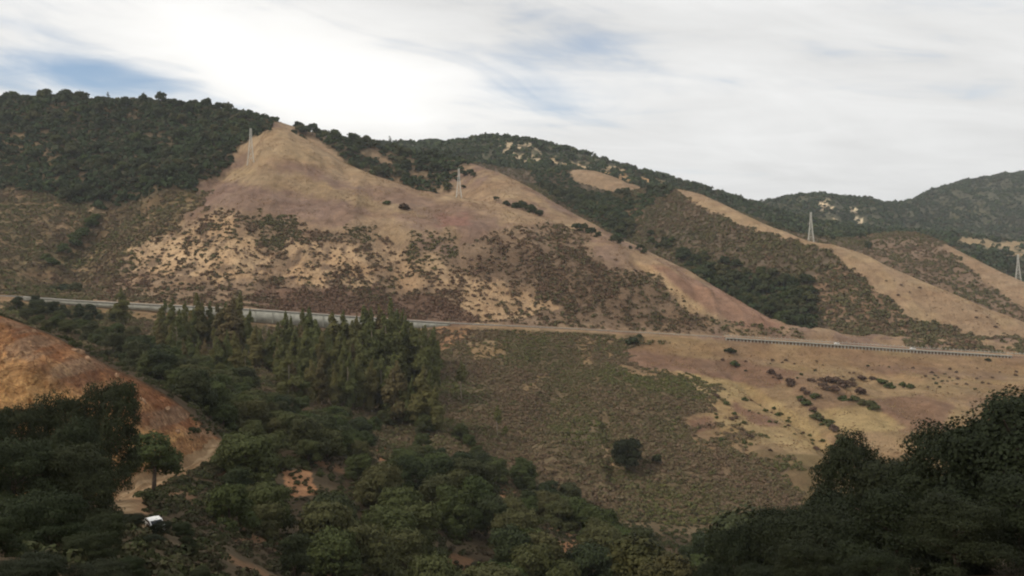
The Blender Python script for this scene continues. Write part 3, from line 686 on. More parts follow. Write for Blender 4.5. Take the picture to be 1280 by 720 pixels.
d = (far * .012 * (.5 + sstep(.4, .55, fbm(X / 25, Y / 25, 631, 3)))) * (1 - .93 * Z_BARE) * (bandrow < LN['mountain'] + .3)
cover('forest', d, M_FOREST, (6, 14), 16, 35, .42 + .9 * (fbm(X / 120, Y / 120, 641, 4) - .5), .9, .42, .3, 14)
d = (Z_WOOD * (1 - .8 * sstep(.45, .6, patch) * poly([(-60, 150), (60, 165), (80, 225), (-60, 240)], 'mid', 'gully', 30)) * .035 + Z_BACK * .03 * (1 - sstep(.54, .6, n2)) + .034 * poly([(860, 328), (960, 345), (1014, 362), (1014, 416), (980, 418), (920, 388), (862, 350)], 'ridge', 'spur', 8) + .030 * poly([(650, 205), (705, 205), (720, 235), (790, 255), (835, 226), (838, 238), (800, 270), (775, 300), (740, 275), (690, 250)], 'ridge', 'gully3', 8))
cover('woodland', d * 1.25, M_FOREST, (4, 10), 34, 36, .40 + .8 * (tvar - .5), .8, .36, .25, 14)
grassy = (bandrow > LN['slope1']) * (bandrow < LN['gully3']) * (1 - np.clip(Z_LOWBRUSH + Z_LEFT + Z_WOOD + Z_BACK + Z_F3, 0, 1)) * road_ok
M_TUFT = cover_material('dry_tussocks', [(.20, .13, .08), (.26, .17, .10), (.33, .22, .125), (.38, .27, .15), (.30, .24, .12)])
cover('dry_grass', grassy * (.03 + .25 * sstep(.42, .62, fbm(X / 16, Y / 16, 651, 4))), M_TUFT, (.35, 1.3), 7, 38, .45 + 1.2 * (n2 - .5), .6, .5)
d = ((bandrow > LN['near2']) & (bandrow < LN['vale'] + .3)) * (U > 235) * .22 * sstep(.22, .42, clump) * (dtrk > 3.5) + ((bandrow > LN['brow'] + .05) & (bandrow < LN['vale'] + .6)) * (U <= 300) * .12 * sstep(.3, .5, clump)
d = d + ((bandrow > LN['near1'] + .3) & (bandrow < LN['track']) & (U <= 270) & ~Z_TRACK & (dtrk > 3)) * .22
M_UNDER = cover_material('shade_undergrowth', [(.085, .062, .042), (.07, .062, .036), (.055, .058, .028), (.05, .06, .024), (.085, .085, .034)])
cover('undergrowth', d, M_UNDER, (.6, 2.3), 90, 37, .40 + 1.0 * (tvar - .5), .8, .2, .2, 30)

# ------------------------------------------------------------------ trees
OAKF = [merged(oak_kind(6.2, 9.5, 900, 1.25, 100 + i, M_OAK, nl=8, base=.25)) for i in range(6)]
OAKM = OAKF + [merged(oak_kind(6.2, 9.0, 900, 1.2, 130 + i, M_BROAD, nl=8, base=.2)) for i in range(2)]
def far_oaks(pts, label_of, group, s=(.7, 1.35), name='oak_tree', kinds=OAKM, cat='tree'):
    for i, (x, y) in enumerate(pts):
        if 337 < puv(x, y)[0] < 364 and puv(x, y)[1] < 165: continue
        plant_tree(name, random.choice(kinds), x, y, random.uniform(*s), label_of(x, y, i), cat, group, .6, random.uniform(.85, 1.2), parts=False)
g = np.random.default_rng(55)
def puv(x, y):
    z = zat(x, y); return uv(x, y, z)
def wood_label(x, y, i):
    u, v = puv(x, y)
    if v < 142: return 'dark oak on the skyline of the wooded hill at upper left'
    if u > 215 and v > 170: return 'dark oak at the wood edge beside the bare slope with the leftmost pylon'
    if v > 222: return 'dark oak at the foot of the upper left wood above the brown hillside'
    if u < 70: return 'dark oak among grassy gaps at the far left of the hillside wood'
    return 'dark green oak packed in the middle of the dense upper left wood'
far_oaks(spread([(-60, 112), (60, 108), (230, 120), (335, 138), (335, 150), (300, 178), (280, 205), (240, 232), (150, 258), (90, 252), (0, 236), (-60, 232)], 'mid', 'gully', 140, 9, g), wood_label, 'oaks of the upper left wood', (.8, 1.6))
far_oaks(spread([(345, 135), (400, 150), (480, 165), (580, 185), (575, 215), (562, 245), (520, 248), (430, 212), (380, 185), (345, 165)], 'hollow', 'gully', 62, 7, g),
         lambda x, y, i: 'dark oak on the skyline behind the tall grassy hill crest' if puv(x, y)[1] < 192 else 'dark oak in the hollow behind the second pylon and grassy crest', 'oaks behind the main grassy crest', (.85, 1.6))
far_oaks(spread([(620, 195), (690, 205), (705, 235), (760, 262), (790, 285), (800, 310), (740, 272), (690, 245), (640, 215)], 'ridge', 'spur', 56, 7, g, 4, 22), lambda x, y, i: 'dark evergreen tree in the upper gully behind the second grassy spur', 'evergreens in the upper gully', (.8, 1.5), 'evergreen_tree')
far_oaks(spread([(755, 240), (800, 222), (835, 228), (830, 240), (790, 262), (765, 272)], 'gully', 'gully2', 22, 7, g, 4, 22), lambda x, y, i: 'dark evergreen tree on the shoulder left of the third grassy spur', 'evergreens left of the third spur', (.7, 1.2), 'evergreen_tree')
far_oaks(spread([(845, 322), (900, 325), (960, 345), (1012, 360), (1016, 412), (985, 418), (930, 392), (870, 352)], 'ridge', 'spur', 80, 6, g, 4, 22), lambda x, y, i: 'dark evergreen tree in the lower gully between the second and third spurs', 'evergreens in the lower gully', (.9, 1.6), 'evergreen_tree')
far_oaks(spread([(800, 285), (850, 300), (870, 335), (830, 320), (800, 300)], 'ridge', 'spur', 9, 8, g), lambda x, y, i: 'olive evergreen tree at the foot of the scrubby third spur', 'evergreens under the third spur', (.7, 1.2), 'evergreen_tree')
far_oaks(spread([(940, 275), (1010, 282), (1090, 292), (1090, 312), (1030, 303), (960, 290)], 'gully2', 'gully3', 24, 9, g), lambda x, y, i: 'dark evergreen tree in the belt of trees behind the third pylon', 'evergreens behind the third pylon', (.7, 1.2), 'evergreen_tree')
far_oaks(spread([(1215, 318), (1290, 320), (1290, 348), (1262, 344), (1230, 332)], 'gully3', 'gully4', 14, 10, g), lambda x, y, i: 'dark evergreen tree in the hollow behind the rightmost pylon', 'evergreens behind the rightmost pylon', (.9, 1.4), 'evergreen_tree')
# rows of oaks picked out one by one on the grass
def row(pts, b0, b1, phrase, group, kinds=OAKF, name='oak_tree', cat='tree'):
    for i, (u, v, s) in enumerate(sorted(pts)):
        x, y = ground_at(u, v, b0, b1)
        plant_tree(name, random.choice(kinds), x, y, s, ORD[i] + ' ' + phrase, cat, group, .5, random.uniform(1.0, 1.25), parts=False)
row([(622, 252, .55), (633, 257, .7), (644, 261, .85), (652, 262, .95), (660, 265, 1.0), (668, 268, .95), (675, 270, .75)], 'knoll', 'ridge', 'of the dark oaks lined up on the spur below the second crest', 'oak row on the upper spur')
row([(722, 288, .85), (731, 291, .95), (740, 294, .85), (749, 297, .6), (768, 303, .9), (775, 305, .6), (788, 311, .4), (799, 314, .75), (806, 317, .6)], 'knoll', 'ridge', 'of the dark oaks strung down the lower grassy spur', 'oak row on the lower spur')
row([(570, 226, .6), (578, 220, .85), (586, 220, .9), (592, 222, .6), (580, 236, .5)], 'hollow', 'ridge', 'of the oaks clumped right of the second pylon', 'oak clump by the second pylon')
row([(66, 366, .75), (80, 368, 1.0), (95, 366, .9)], 'road_far', 'mid', 'of the dark oaks above the left end of the highway', 'oaks above the highway')
row([(66, 334, 1.0), (80, 318, 1.1), (92, 310, 1.1), (104, 298, 1.3), (112, 286, 1.3), (58, 326, .8), (97, 302, 1.2), (118, 278, 1.1)], 'road_far', 'knoll', 'of the green trees down the ravine on the brown hillside', 'trees in the left ravine', [merged(oak_kind(5.5, 9, 900, 1.1, 150 + i, M_BRIGHT, nl=8, base=.2)) for i in range(2)])
BIGO = merged(oak_kind(6.5, 12, 1500, 1.1, 177, M_OAK, nl=9, base=.2))
row([(85, 252, 1.3), (105, 250, 1.5), (125, 252, 1.2)], 'road_far', 'ridge', 'of the biggest dark oaks at the foot of the upper left wood', 'big oaks over the ravine', [BIGO])
def pine_kind(h, seed):
    gg = np.random.default_rng(seed); L = []
    for i in range(9):
        t = i / 8; w = h * .22 * (1 - t) ** .7 + h * .03
        a = gg.uniform(0, 6.28); L.append((w * .5 * math.cos(a), w * .5 * math.sin(a), h * (.3 + .68 * t), w * .8, w * .8, h * .05))
    v, f, t = lobes_to_leaves(L, 420, .8, gg, .4)
    return mesh_np('crown', v, f, M_OAK, t), limb_mesh(h * .2, h, gg, M_BARK, 6, .95, h * .014)
pk = merged(pine_kind(19, 5))
x, y = ground_at(487, 188, 'hollow', 'gully')
plant_tree('pine_tree', pk, x, y, 1.05, 'lone tall open pine standing above the skyline oaks', 'tree', None, .5, 1, parts=False)
for u, lab in ((133, 'thin tree sticking up from the left skyline over the wood'), (181, 'small spindly tree on the skyline above the middle of the left wood')):
    x, y = ground_at(u, 128, 'hollow', 'gully'); plant_tree('pine_tree', pk, x, y, .75, lab, 'tree', None, .5, 1.2, parts=False)

# eucalyptus grove below the highway
EUC = [euc_kind(5.0, 25, 6000, .70, 200 + i, M_EUC) for i in range(6)]
EUCY = [euc_kind(4.4, 20, 5000, .65, 220 + i, foliage_material('dry_eucalyptus_leaves', (.08, .07, .03), (.17, .14, .06), (.17, .12, .06))) for i in range(2)]
grove = []
def euc(u, v, s, b0='vale', b1='foot', kinds=EUC, lab=None):
    x, y = ground_at(u, v, b0, b1); grove.append((x, y))
    plant_tree('eucalyptus_tree', random.choice(kinds), x, y, s, lab or 'tall narrow eucalyptus in the dense grove below the highway wall', 'tree', 'eucalyptus grove', .3, random.uniform(.85, 1.2))
def grove_line(pts, n, s, lab):
    """pts: u, base v, height in pixels"""
    p = np.array(sorted(pts), float)
    for i in range(n):
        u = p[0, 0] + (p[-1, 0] - p[0, 0]) * (i + random.uniform(.15, .85)) / n
        v = np.interp(u, p[:, 0], p[:, 1]) + random.uniform(-5, 5); hp = np.interp(u, p[:, 0], p[:, 2]) * random.uniform(.78, 1.12)
        x, y = ground_at(u, v, 'vale', 'foot')
        kinds = EUCY if random.random() < .16 else EUC
        hh = 20 if kinds is EUCY else 25
        plant_tree('eucalyptus_tree', random.choice(kinds), x, y, hp * y / F / hh, lab + (', yellowish and drier' if kinds is EUCY else ''), 'tree', 'eucalyptus grove', .3, random.uniform(.7, 1.3) * .95).rotation_euler = (random.uniform(-.05, .05), random.uniform(-.05, .05), random.uniform(0, 6.28))
grove_line([(196, 425, 46), (240, 430, 54), (300, 440, 64), (318, 442, 58)], 15, 1, 'tall eucalyptus at the left end of the grove below the highway')
grove_line([(318, 455, 50), (335, 462, 52), (350, 470, 58)], 5, 1, 'eucalyptus in the dark gap between the two halves of the grove')
grove_line([(195, 450, 42), (260, 470, 52), (318, 480, 58)], 13, 1, 'shorter eucalyptus in front at the left end of the grove')
grove_line([(342, 462, 66), (400, 468, 72), (440, 470, 74), (466, 464, 82), (500, 460, 82), (520, 466, 66), (538, 474, 52)], 25, 1, 'tall eucalyptus in the rear row of the main grove')
grove_line([(352, 482, 70), (420, 490, 72), (480, 494, 88), (530, 500, 84), (548, 505, 70)], 21, 1, 'tall eucalyptus in the middle of the main grove')
grove_line([(350, 500, 58), (420, 510, 62), (480, 522, 74), (520, 532, 78), (552, 536, 62)], 20, 1, 'slender eucalyptus along the front edge of the main grove')
x, y = ground_at(152, 408, 'slope2', 'foot'); plant_tree('eucalyptus_tree', EUC[1], x, y, .95, 'single upright dark tree against the road left of the grove', 'tree', None, .3, 1.3)
SLIM = euc_kind(3.2, 20, 1300, .7, 260, M_EUC, base=.5)
x, y = ground_at(577, 499, 'slope1', 'foot'); plant_tree('eucalyptus_tree', SLIM, x, y, 1.15, 'slim tree with a bare pale trunk standing alone right of the grove', 'tree', None)
x, y = ground_at(621, 545, 'vale', 'foot'); plant_tree('eucalyptus_tree', SLIM, x, y, .85, 'smaller slim tree with pale trunk beside the yellow green tree', 'tree', None)
YK = oak_kind(2.6, 8, 900, .6, 270, M_YEL, nl=7, base=.2)
x, y = ground_at(630, 549, 'vale', 'foot'); plant_tree('broadleaf_tree', YK, x, y, .95, 'small upright yellow green tree among brown brush below the grove', 'tree', None)

# bare dead trees at the edge of the grove
def bare_kind(h, seed):
    gg = np.random.default_rng(seed); tr = MB(); br = MB()
    lean = gg.uniform(-.08, .08, 2) * h
    pts = [np.array((lean[0] * t * t, lean[1] * t * t, h * t)) for t in (0, .25, .5, .75, 1)]
    pts[0][2] = -.5
    for a, b, i in zip(pts[:-1], pts[1:], range(4)): tr.tube(a, b, h * .016 * (1 - i * .22), h * .016 * (1 - (i + 1) * .22), 6)
    for i in range(14):
        t = gg.uniform(.3, .98); s = np.array((lean[0] * t * t, lean[1] * t * t, h * t)); a = gg.uniform(0, 6.28); l = h * gg.uniform(.1, .26) * (1.25 - t)
        e = s + np.array((math.cos(a) * l, math.sin(a) * l, l * gg.uniform(.5, 1.3))); br.tube(s, e, h * .007, h * .003, 5)
        for k in range(3):
            b2 = a + gg.uniform(-1, 1); f = s + (e - s) * gg.uniform(.4, .9); br.tube(f, f + np.array((math.cos(b2), math.sin(b2), .9)) * l * .5, h * .004, h * .0015, 4)
    return br.mesh('branches', M_PALEBARK), tr.mesh('trunk', M_PALEBARK)
BARE = [bare_kind(16, 300 + i) for i in range(3)]
for i, (u, v, s, lab) in enumerate([(222, 440, .9, 'bare pale dead tree at the left edge of the grove'), (250, 430, .8, 'bare dead tree between left grove eucalyptus and the road wall'),
        (299, 432, 1.1, 'forked leafless tree rising before the pale wall at the grove'), (308, 420, 1.0, 'leafless grey tree right of the forked bare tree by the wall'),
        (332, 428, .95, 'thin bare tree in the grove gap before the wall'), (365, 430, .8, 'bare twiggy tree left of the main grove top'), (405, 480, .8, 'white trunked dead tree inside the main grove'), (430, 440, .75, 'bare treetop poking out over the middle of the grove')]):
    x, y = ground_at(u, v, 'slope1', 'foot'); o = empty('bare_tree', (x, y, zat(x, y)), random.uniform(0, 6)); k = BARE[i % 3]
    obj('branches', k[0], o); obj('trunk', k[1], o); o.scale = (s,) * 3; tag(o, lab, 'tree', 'bare trees of the grove')

# lone oak in the brush, and its small neighbour
LONE = oak_kind(8.6, 15, 6500, .7, 401, M_NEAR, nl=11, base=.22)
x, y = ground_at(783, 586, 'vale', 'slope2'); plant_tree('oak_tree', LONE, x, y, 1.12, 'lone dark round oak in the brown brush beside the gully', 'tree')
SM = oak_kind(2.8, 5, 900, .6, 403, M_OAK, nl=7, base=.2)
x, y = ground_at(822, 580, 'vale', 'slope2'); plant_tree('oak_tree', SM, x, y, 1.1, 'small dark oak just right of the lone round oak', 'tree')

# olive broadleaf trees on the slope in the middle foreground
BR = [oak_kind(4.7, 7.8, 11000, .30, 500 + i, M_BROAD, nl=14, base=.08) for i in range(5)]
DK = [oak_kind(4.7, 8.2, 11000, .30, 520 + i, M_OAK, nl=14, base=.08) for i in range(3)]
def broad(poly_uv, b0, b1, n, gap, label, group, s=(.75, 1.3), kinds=None, seen=60):
    ks = kinds or (BR + BR + DK)
    for x, y in spread(poly_uv, b0, b1, n, gap, g, 3, seen):
        pu, pv = puv(x, y); sz = random.uniform(*s)
        if y < 150: continue
        if 150 < pu < 250 and pv > 596: sz = min(sz, .75)
        if any(abs(pu - a) < c + 14 and -4 < pv - b < d_ for a, b, c, d_ in ((372, 600, 20, 46), (478, 568, 12, 40), (632, 614, 12, 40), (712, 690, 16, 40), (246, 582, 24, 85), (212, 604, 10, 50))): continue
        if np.min(np.hypot(*(np.array(TRK).T - np.array([[x], [y]])))) < 6.5: continue
        plant_tree('broadleaf_tree', random.choice(ks), x, y, sz, label(*puv(x, y)), 'tree', group, .3, random.uniform(.85, 1.1))
def lab_mid(u, v):
    if v < 560: return 'rounded olive tree on the brow just below the eucalyptus grove'
    if u < 330: return 'rounded olive tree on the slope right of the dirt track'
    if u > 640: return 'green tree low on the slope toward the valley bottom right of centre'
    if v > 660: return 'dark olive tree along the bottom edge in the centre foreground'
    return 'rounded olive tree on the rusty middle foreground slope'
broad([(290, 570), (330, 550), (450, 570), (600, 618), (760, 670), (860, 700), (980, 730), (980, 800), (500, 790), (240, 720), (225, 640)], 'near2', 'vale', 150, 5.4, lab_mid, 'olive trees of the middle foreground slope', (.75, 1.75))
broad([(280, 505), (330, 505), (480, 545), (620, 590), (760, 655), (600, 640), (430, 590), (290, 560)], 'brow', 'slope1', 55, 5.5, lambda u, v: 'rounded olive tree in the belt just below the eucalyptus grove', 'olive trees below the grove', (.9, 1.7))
broad([(60, 402), (150, 452), (230, 500), (285, 545), (330, 530), (300, 480), (200, 440), (120, 405), (60, 390)], 'brow', 'slope1', 70, 4.6, lambda u, v: 'bushy tree along the top of the rusty rock cutting' if u < 240 else 'bushy green tree right of the lower end of the rock cutting', 'trees above the rock cutting', (.95, 1.75))
broad([(-60, 372), (40, 376), (60, 402), (20, 396), (-60, 385)], 'brow', 'slope1', 12, 5, lambda u, v: 'bushy dark tree at the far left above the rock cutting', 'trees above the rock cutting', (.5, .85))
broad([(330, 508), (460, 528), (560, 532), (605, 572), (560, 604), (440, 572), (330, 545)], 'brow', 'slope2', 26, 6, lambda u, v: 'rounded olive tree in the belt just below the eucalyptus grove', 'olive trees below the grove', (.8, 1.4))
broad([(215, 640), (262, 605), (330, 610), (350, 660), (330, 730), (215, 730)], 'near2', 'brow', 22, 5, lambda u, v: 'leafy green tree close to the white parked car on its right', 'trees right of the white parked car', (.75, 1.1))
# roadside bushes at the left
broad([(20, 384), (110, 392), (135, 418), (200, 436), (290, 462), (305, 510), (200, 475), (110, 432), (20, 402)], 'vale', 'foot', 48, 7, lambda u, v: 'bushy green tree on the bank between the rock cutting and the highway', 'trees between cutting and highway', (.7, 1.25))
broad([(40, 380), (110, 388), (160, 400), (120, 415), (40, 395)], 'slope1', 'foot', 16, 6, lambda u, v: 'bushy dark tree on the bank under the left end of the highway', 'trees under the left highway', (.6, 1.0), DK)

# the big dark trees close by
NEAR = [oak_kind(5.2, 9.6, 60000, .135, 600 + i, M_NEAR, nl=19, base=.12) for i in range(4)]
def near_tree(u, vtop, y, s, label, kinds=NEAR, grp='dark trees close to the camera', sq=1.0, name='oak_tree'):
    x = (u - 640) / F * y; z0 = zat(x, y)
    top = (360 - vtop) / F * y; h = (top - z0) / 9.4
    return plant_tree(name, kinds[int(s * 10) % len(kinds)], x, y, h, label, 'tree', grp, .3, s / h * 1.0 if False else sq)
for i, (u, vt, y, sq, lab) in enumerate([
    (1278, 493, 70, 1.05, 'tallest black green oak at the right edge of the foreground'), (1330, 492, 78, 1.2, 'black green oak cut off by the right edge behind the tallest one'),
    (1192, 534, 78, .9, 'black green oak left of the tallest right foreground oak'), (1074, 556, 104, .70, 'rounded oak crown standing clear at the left of the right foreground group'),
    (1120, 606, 74, 1.1, 'dark oak in the middle of the right foreground group'), (1044, 608, 92, 1.0, 'dark oak on the sloping left shoulder of the right foreground group'),
    (992, 634, 98, .95, 'dark oak next to last down the right foreground group'), (922, 664, 100, .9, 'dark oak at the low left end of the right foreground group'),
    (1130, 572, 92, 1.1, 'dark oak filling the saddle right of the rounded crown in the right group'), (1030, 628, 84, 1.2, 'dark oak low in front of the rounded crown in the right group'), (1010, 676, 66, 1.15, 'dark oak at the bottom edge under the right foreground group'), (1200, 620, 54, 1.3, 'dark oak at the bottom right corner nearest the camera'),
    (1290, 590, 56, 1.2, 'dark oak filling the lower right edge'), (1100, 680, 52, 1.3, 'low dark oak at the bottom between the right foreground oaks'), (950, 704, 74, 1.1, 'low dark oak at the bottom left of the right foreground group')]):
    near_tree(u, vt, y, i * .1, lab, sq=sq)
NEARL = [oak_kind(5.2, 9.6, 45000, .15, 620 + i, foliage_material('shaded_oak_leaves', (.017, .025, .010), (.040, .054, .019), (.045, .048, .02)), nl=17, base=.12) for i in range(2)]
for i, (u, vt, y, sq, lab) in enumerate([
    (138, 478, 138, .56, 'leafy oak in front of the rock cutting with ochre soil behind'), (74, 488, 134, .48, 'left half of the oak pair in front of the rock cutting'), (25, 506, 128, .6, 'dark oak at the left edge before the ochre bank'),
    (95, 520, 120, .62, 'dark oak between the left edge oak and the cutting oaks'), (-45, 500, 118, .8, 'dark oak cut off by the left edge'), (15, 545, 92, 1.05, 'dark oak low at the left edge of the foreground'),
    (95, 556, 96, .95, 'dark oak left of the dirt track bend'), (60, 610, 70, 1.2, 'nearest dark oak in the bottom left corner'), (130, 640, 78, 1.0, 'dark oak just under the dirt track bend'),
    (228, 650, 120, 1.2, 'dark low oak at the bottom right of the white parked car'),  (235, 668, 104, .9, 'dark oak on the lower left of the middle slope'), (110, 660, 66, 1.2, 'dark oak at the bottom edge left of the white car'), (40, 690, 50, 1.3, 'low dark oak in the bottom left corner foreground'), (250, 705, 84, 1.1, 'low dark oak at the bottom edge right of the white car'), (-20, 640, 56, 1.3, 'dark oak at the very bottom left edge'), (165, 690, 62, 1.1, 'low dark oak at the bottom edge under the white car')]):
    near_tree(u, vt, y, i * .1, lab, NEARL, sq=sq)
for u, vt, y, rpx, lab in ((163, 640, 112, 23, 'dark oak hiding the left side of the white parked car'), (200, 650, 114, 16, 'small dark oak hiding the right side of the white parked car'), (186, 666, 106, 20, 'dark low oak directly below the white parked car'), (116, 584, 112, 30, 'dark oak overlapping the left end of the dirt track'), (30, 690, 46, 60, 'low dark oak in the bottom left corner'), (120, 700, 48, 50, 'low dark oak at the bottom edge right of the corner one')):
    x = (u - 640) / F * y; h = ((360 - vt) / F * y - zat(x, y)) / 9.4
    near_tree(u, vt, y, .2, lab, sq=rpx * y / F / 5.2 / h)
MIDOAK = [oak_kind(4.2, 9.6, 9000, .28, 650, M_BROAD, nl=13, base=.30)]
near_tree(192, 539, 188, 0, 'tree with visible trunk standing on the inside of the dirt track', MIDOAK, None, 1.15)
near_tree(950, 612, 200, 0, 'greener tree behind the left shoulder of the right foreground group', [DK[0]], None, 1.0)
AUT = [oak_kind(3.0, 9.4, 7000, .24, 660, foliage_material('turning_leaves', (.035, .04, .014), (.085, .08, .028), (.09, .07, .03)), nl=11, base=.25)]
for u, vt, y, lab in ((800, 668, 120, 'yellowing leafy bush tree at the bottom right of centre'), (845, 690, 112, 'yellow tinged bush tree beside the low right oak'), (815, 700, 100, 'lowest yellow tinged bush at the bottom right of centre')):
    near_tree(u, vt, y, 0, lab, AUT, 'yellow tinged bushes', 1.4, 'broadleaf_tree')

# ------------------------------------------------------------------ single shrubs on the grass
M_MAUVE = foliage_material('mauve_dry_leaves', (.24, .15, .13), (.32, .21, .17), (.28, .18, .15))
SHM = [merged(oak_kind(1.6, 1.2, 260, .5, 705, M_MAUVE, nl=6, base=.1))]
SHD = [oak_kind(1.6, 1.9, 260, .5, 700 + i, M_DRY, nl=6, base=.15) for i in range(3)]
SHG = [oak_kind(1.6, 1.8, 260, .5, 710 + i, M_BROAD, nl=6, base=.15) for i in range(3)]
SHK = [oak_kind(1.7, 2.0, 260, .5, 720 + i, M_OAK, nl=6, base=.15) for i in range(2)]
SHD, SHG, SHK = [[merged(k) for k in q] for q in (SHD, SHG, SHK)]
def shrubs(pts, b0, b1, label, group, kinds):
    for u, v, s in pts:
        x, y = ground_at(u, v, b0, b1)
        plant_tree('shrub', random.choice(kinds), x, y, s, label, 'shrub', group, .15, random.uniform(1.0, 1.5), parts=False)
def one(u, v, s, b0, b1, label, kinds): shrubs([(u, v, s)], b0, b1, label, None, kinds)
one(911, 443, 2.2, 'slope1', 'foot', 'dark shrub alone on the grass just below the viaduct railing', SHK)
one(789, 432, 2.6, 'slope1', 'foot', 'large dark shrub at the left end of the purple grass below the road', SHK)
one(800, 423, 1.3, 'slope1', 'foot', 'small dark shrub close under the road above the larger shrub', SHK)
one(1236, 453, 1.5, 'slope1', 'foot', 'dark shrub near the right end of the road on open grass', SHK)
one(917, 457, 2.2, 'slope1', 'foot', 'olive shrub on pale grass left of the purple patch', SHG)
one(505, 262, 3.2, 'road_far', 'hollow', 'round dry shrub alone on the smooth grassy shoulder', SHD)
one(485, 254, 2.0, 'road_far', 'hollow', 'small green shrub just left of the round dry shrub', SHG)
one(360, 173, 2.6, 'road_far', 'hollow', 'dead brown shrub just under the peak of the grassy hill', SHD)
one(355, 169, 1.6, 'road_far', 'hollow', 'small dead shrub beside the brown one under the peak', SHD)
shrubs([(1035, 478, 2.2), (1046, 480, 2.6), (1056, 484, 2.8), (1030, 487, 2.6), (1042, 489, 2.2), (1066, 484, 1.8), (1075, 494, 2.6), (1026, 476, 1.5), (1066, 477, 1.5), (1078, 476, 1.8), (1090, 477, 1.6), (1003, 490, 1.6), (987, 483, 1.6), (963, 468, 2.0), (974, 473, 1.8), (988, 480, 2.2), (1014, 478, 1.6), (1009, 495, 1.5), (1022, 497, 1.5)],
       'slope1', 'foot', 'dark reddish brown shrub in the cluster in the middle of the right grass slope', 'brown shrub cluster', SHD)
shrubs([(1055, 500, 2), (1067, 503, 2.2), (1078, 505, 2.2), (1088, 508, 2.6), (1095, 512, 2.4), (1100, 481, 2.2), (1110, 484, 2.2), (1130, 482, 1.8), (1140, 486, 2), (1020, 497, 2), (1010, 505, 1.8), (1000, 500, 1.6)],
       'slope1', 'foot', 'greenish shrub beside the brown cluster on the right grass slope', 'green shrubs by the brown cluster', SHG)
sp = spread([(900, 440), (1080, 455), (1280, 462), (1280, 490), (1160, 488), (1000, 476), (900, 466)], 'slope1', 'foot', 60, 6, g, 2)
for x, y in sp: plant_tree('shrub', random.choice(SHD + SHK), x, y, random.uniform(.35, .9), 'tiny dark shrub dotted over the right grass slope below the viaduct', 'shrub', 'dotted shrubs on the right slope', .1, 1.2, parts=False)
sp = spread([(900, 470), (1000, 520), (1060, 570), (980, 600), (900, 550), (880, 520)], 'slope1', 'slope2', 45, 4, g, 2)
for x, y in sp: plant_tree('shrub', random.choice(SHD + SHG + SHG), x, y, random.uniform(.5, 1.3), 'low shrub scattered on the pale lower grass near the right trees', 'shrub', 'shrubs on the lower pale grass', .1, 1.3, parts=False)
gul = []
for k in range(26):
    t = k / 25; u = np.interp(t, [0, .5, 1], [1012, 1030, 1052]); u = 1005 + 58 * t; v = 500 + 62 * t ** .9
    gul.append((u + random.uniform(-6, 6), v + random.uniform(-4, 4), random.uniform(.9, 1.9)))
shrubs(gul, 'slope1', 'foot', 'dark shrub along the little gully running down the right grass slope', 'shrubs along the right gully', SHG + SHD)
sp = spread([(1040, 335), (1180, 365), (1290, 420), (1290, 440), (1150, 425), (1060, 400)], 'gully', 'spur', 34, 5, g, 2, dens=sstep(.5, .62, clump2))
for x, y in sp: plant_tree('shrub', random.choice(SHD), x, y, random.uniform(.35, 1.0), 'dark low shrub on the grassy lower slope of the third spur', 'shrub', 'shrubs on the third spur', .1, 1.4, parts=False)
if 0: shrubs([(546, 275, 1.2), (553, 273, 1.3), (560, 272, 1.5), (567, 272, 1.4), (574, 274, 1.5), (581, 275, 1.3), (552, 278, 1.2), (560, 278, 1.4), (570, 279, 1.3), (580, 280, 1.2)], 'road_far', 'hollow', 'low purplish dry shrub in the round patch on the grassy shoulder', 'purplish shrub patch', SHM)

# ------------------------------------------------------------------ boulders on the rock cutting
def boulder(r, seed):
    gg = np.random.default_rng(seed); import bmesh
    bm = bmesh.new(); bmesh.ops.create_icosphere(bm, subdivisions=2, radius=r)
    sq = gg.uniform(.6, 1.2, 3)
    for v in bm.verts:
        n = v.co.normalized(); d = 1 + .25 * math.sin(n.x * 4 + seed) * math.cos(n.z * 5) + gg.uniform(-.12, .12)
        v.co = (v.co.x * d * sq[0], v.co.y * d * sq[1], v.co.z * d * sq[2])
    me = bpy.data.meshes.new('boulder'); bm.to_mesh(me); bm.free(); me.materials.append(M_ROCK); return me
BO = [boulder(1.0, 800 + i) for i in range(4)]
for i, (u, v, s) in enumerate(sorted([(55, 402, .9), (98, 432, 1.3), (108, 446, 1.0), (150, 462, 1.1), (166, 488, .9), (205, 512, 1.0), (222, 540, 1.1), (40, 432, .8), (180, 500, .8), (245, 545, .9)])):
    r, c = find(u, v, 'track', 'brow'); o = obj('boulder', BO[i % 4]); o.location = tuple(XYZ[r, c]); o.rotation_euler = (random.random() * 3, random.random() * 3, random.random() * 6); o.scale = (s, s * .8, s * .8)
    tag(o, ORD[i] + ' of the rust brown rocks jutting from the cutting face', 'rock', 'rocks in the cutting')

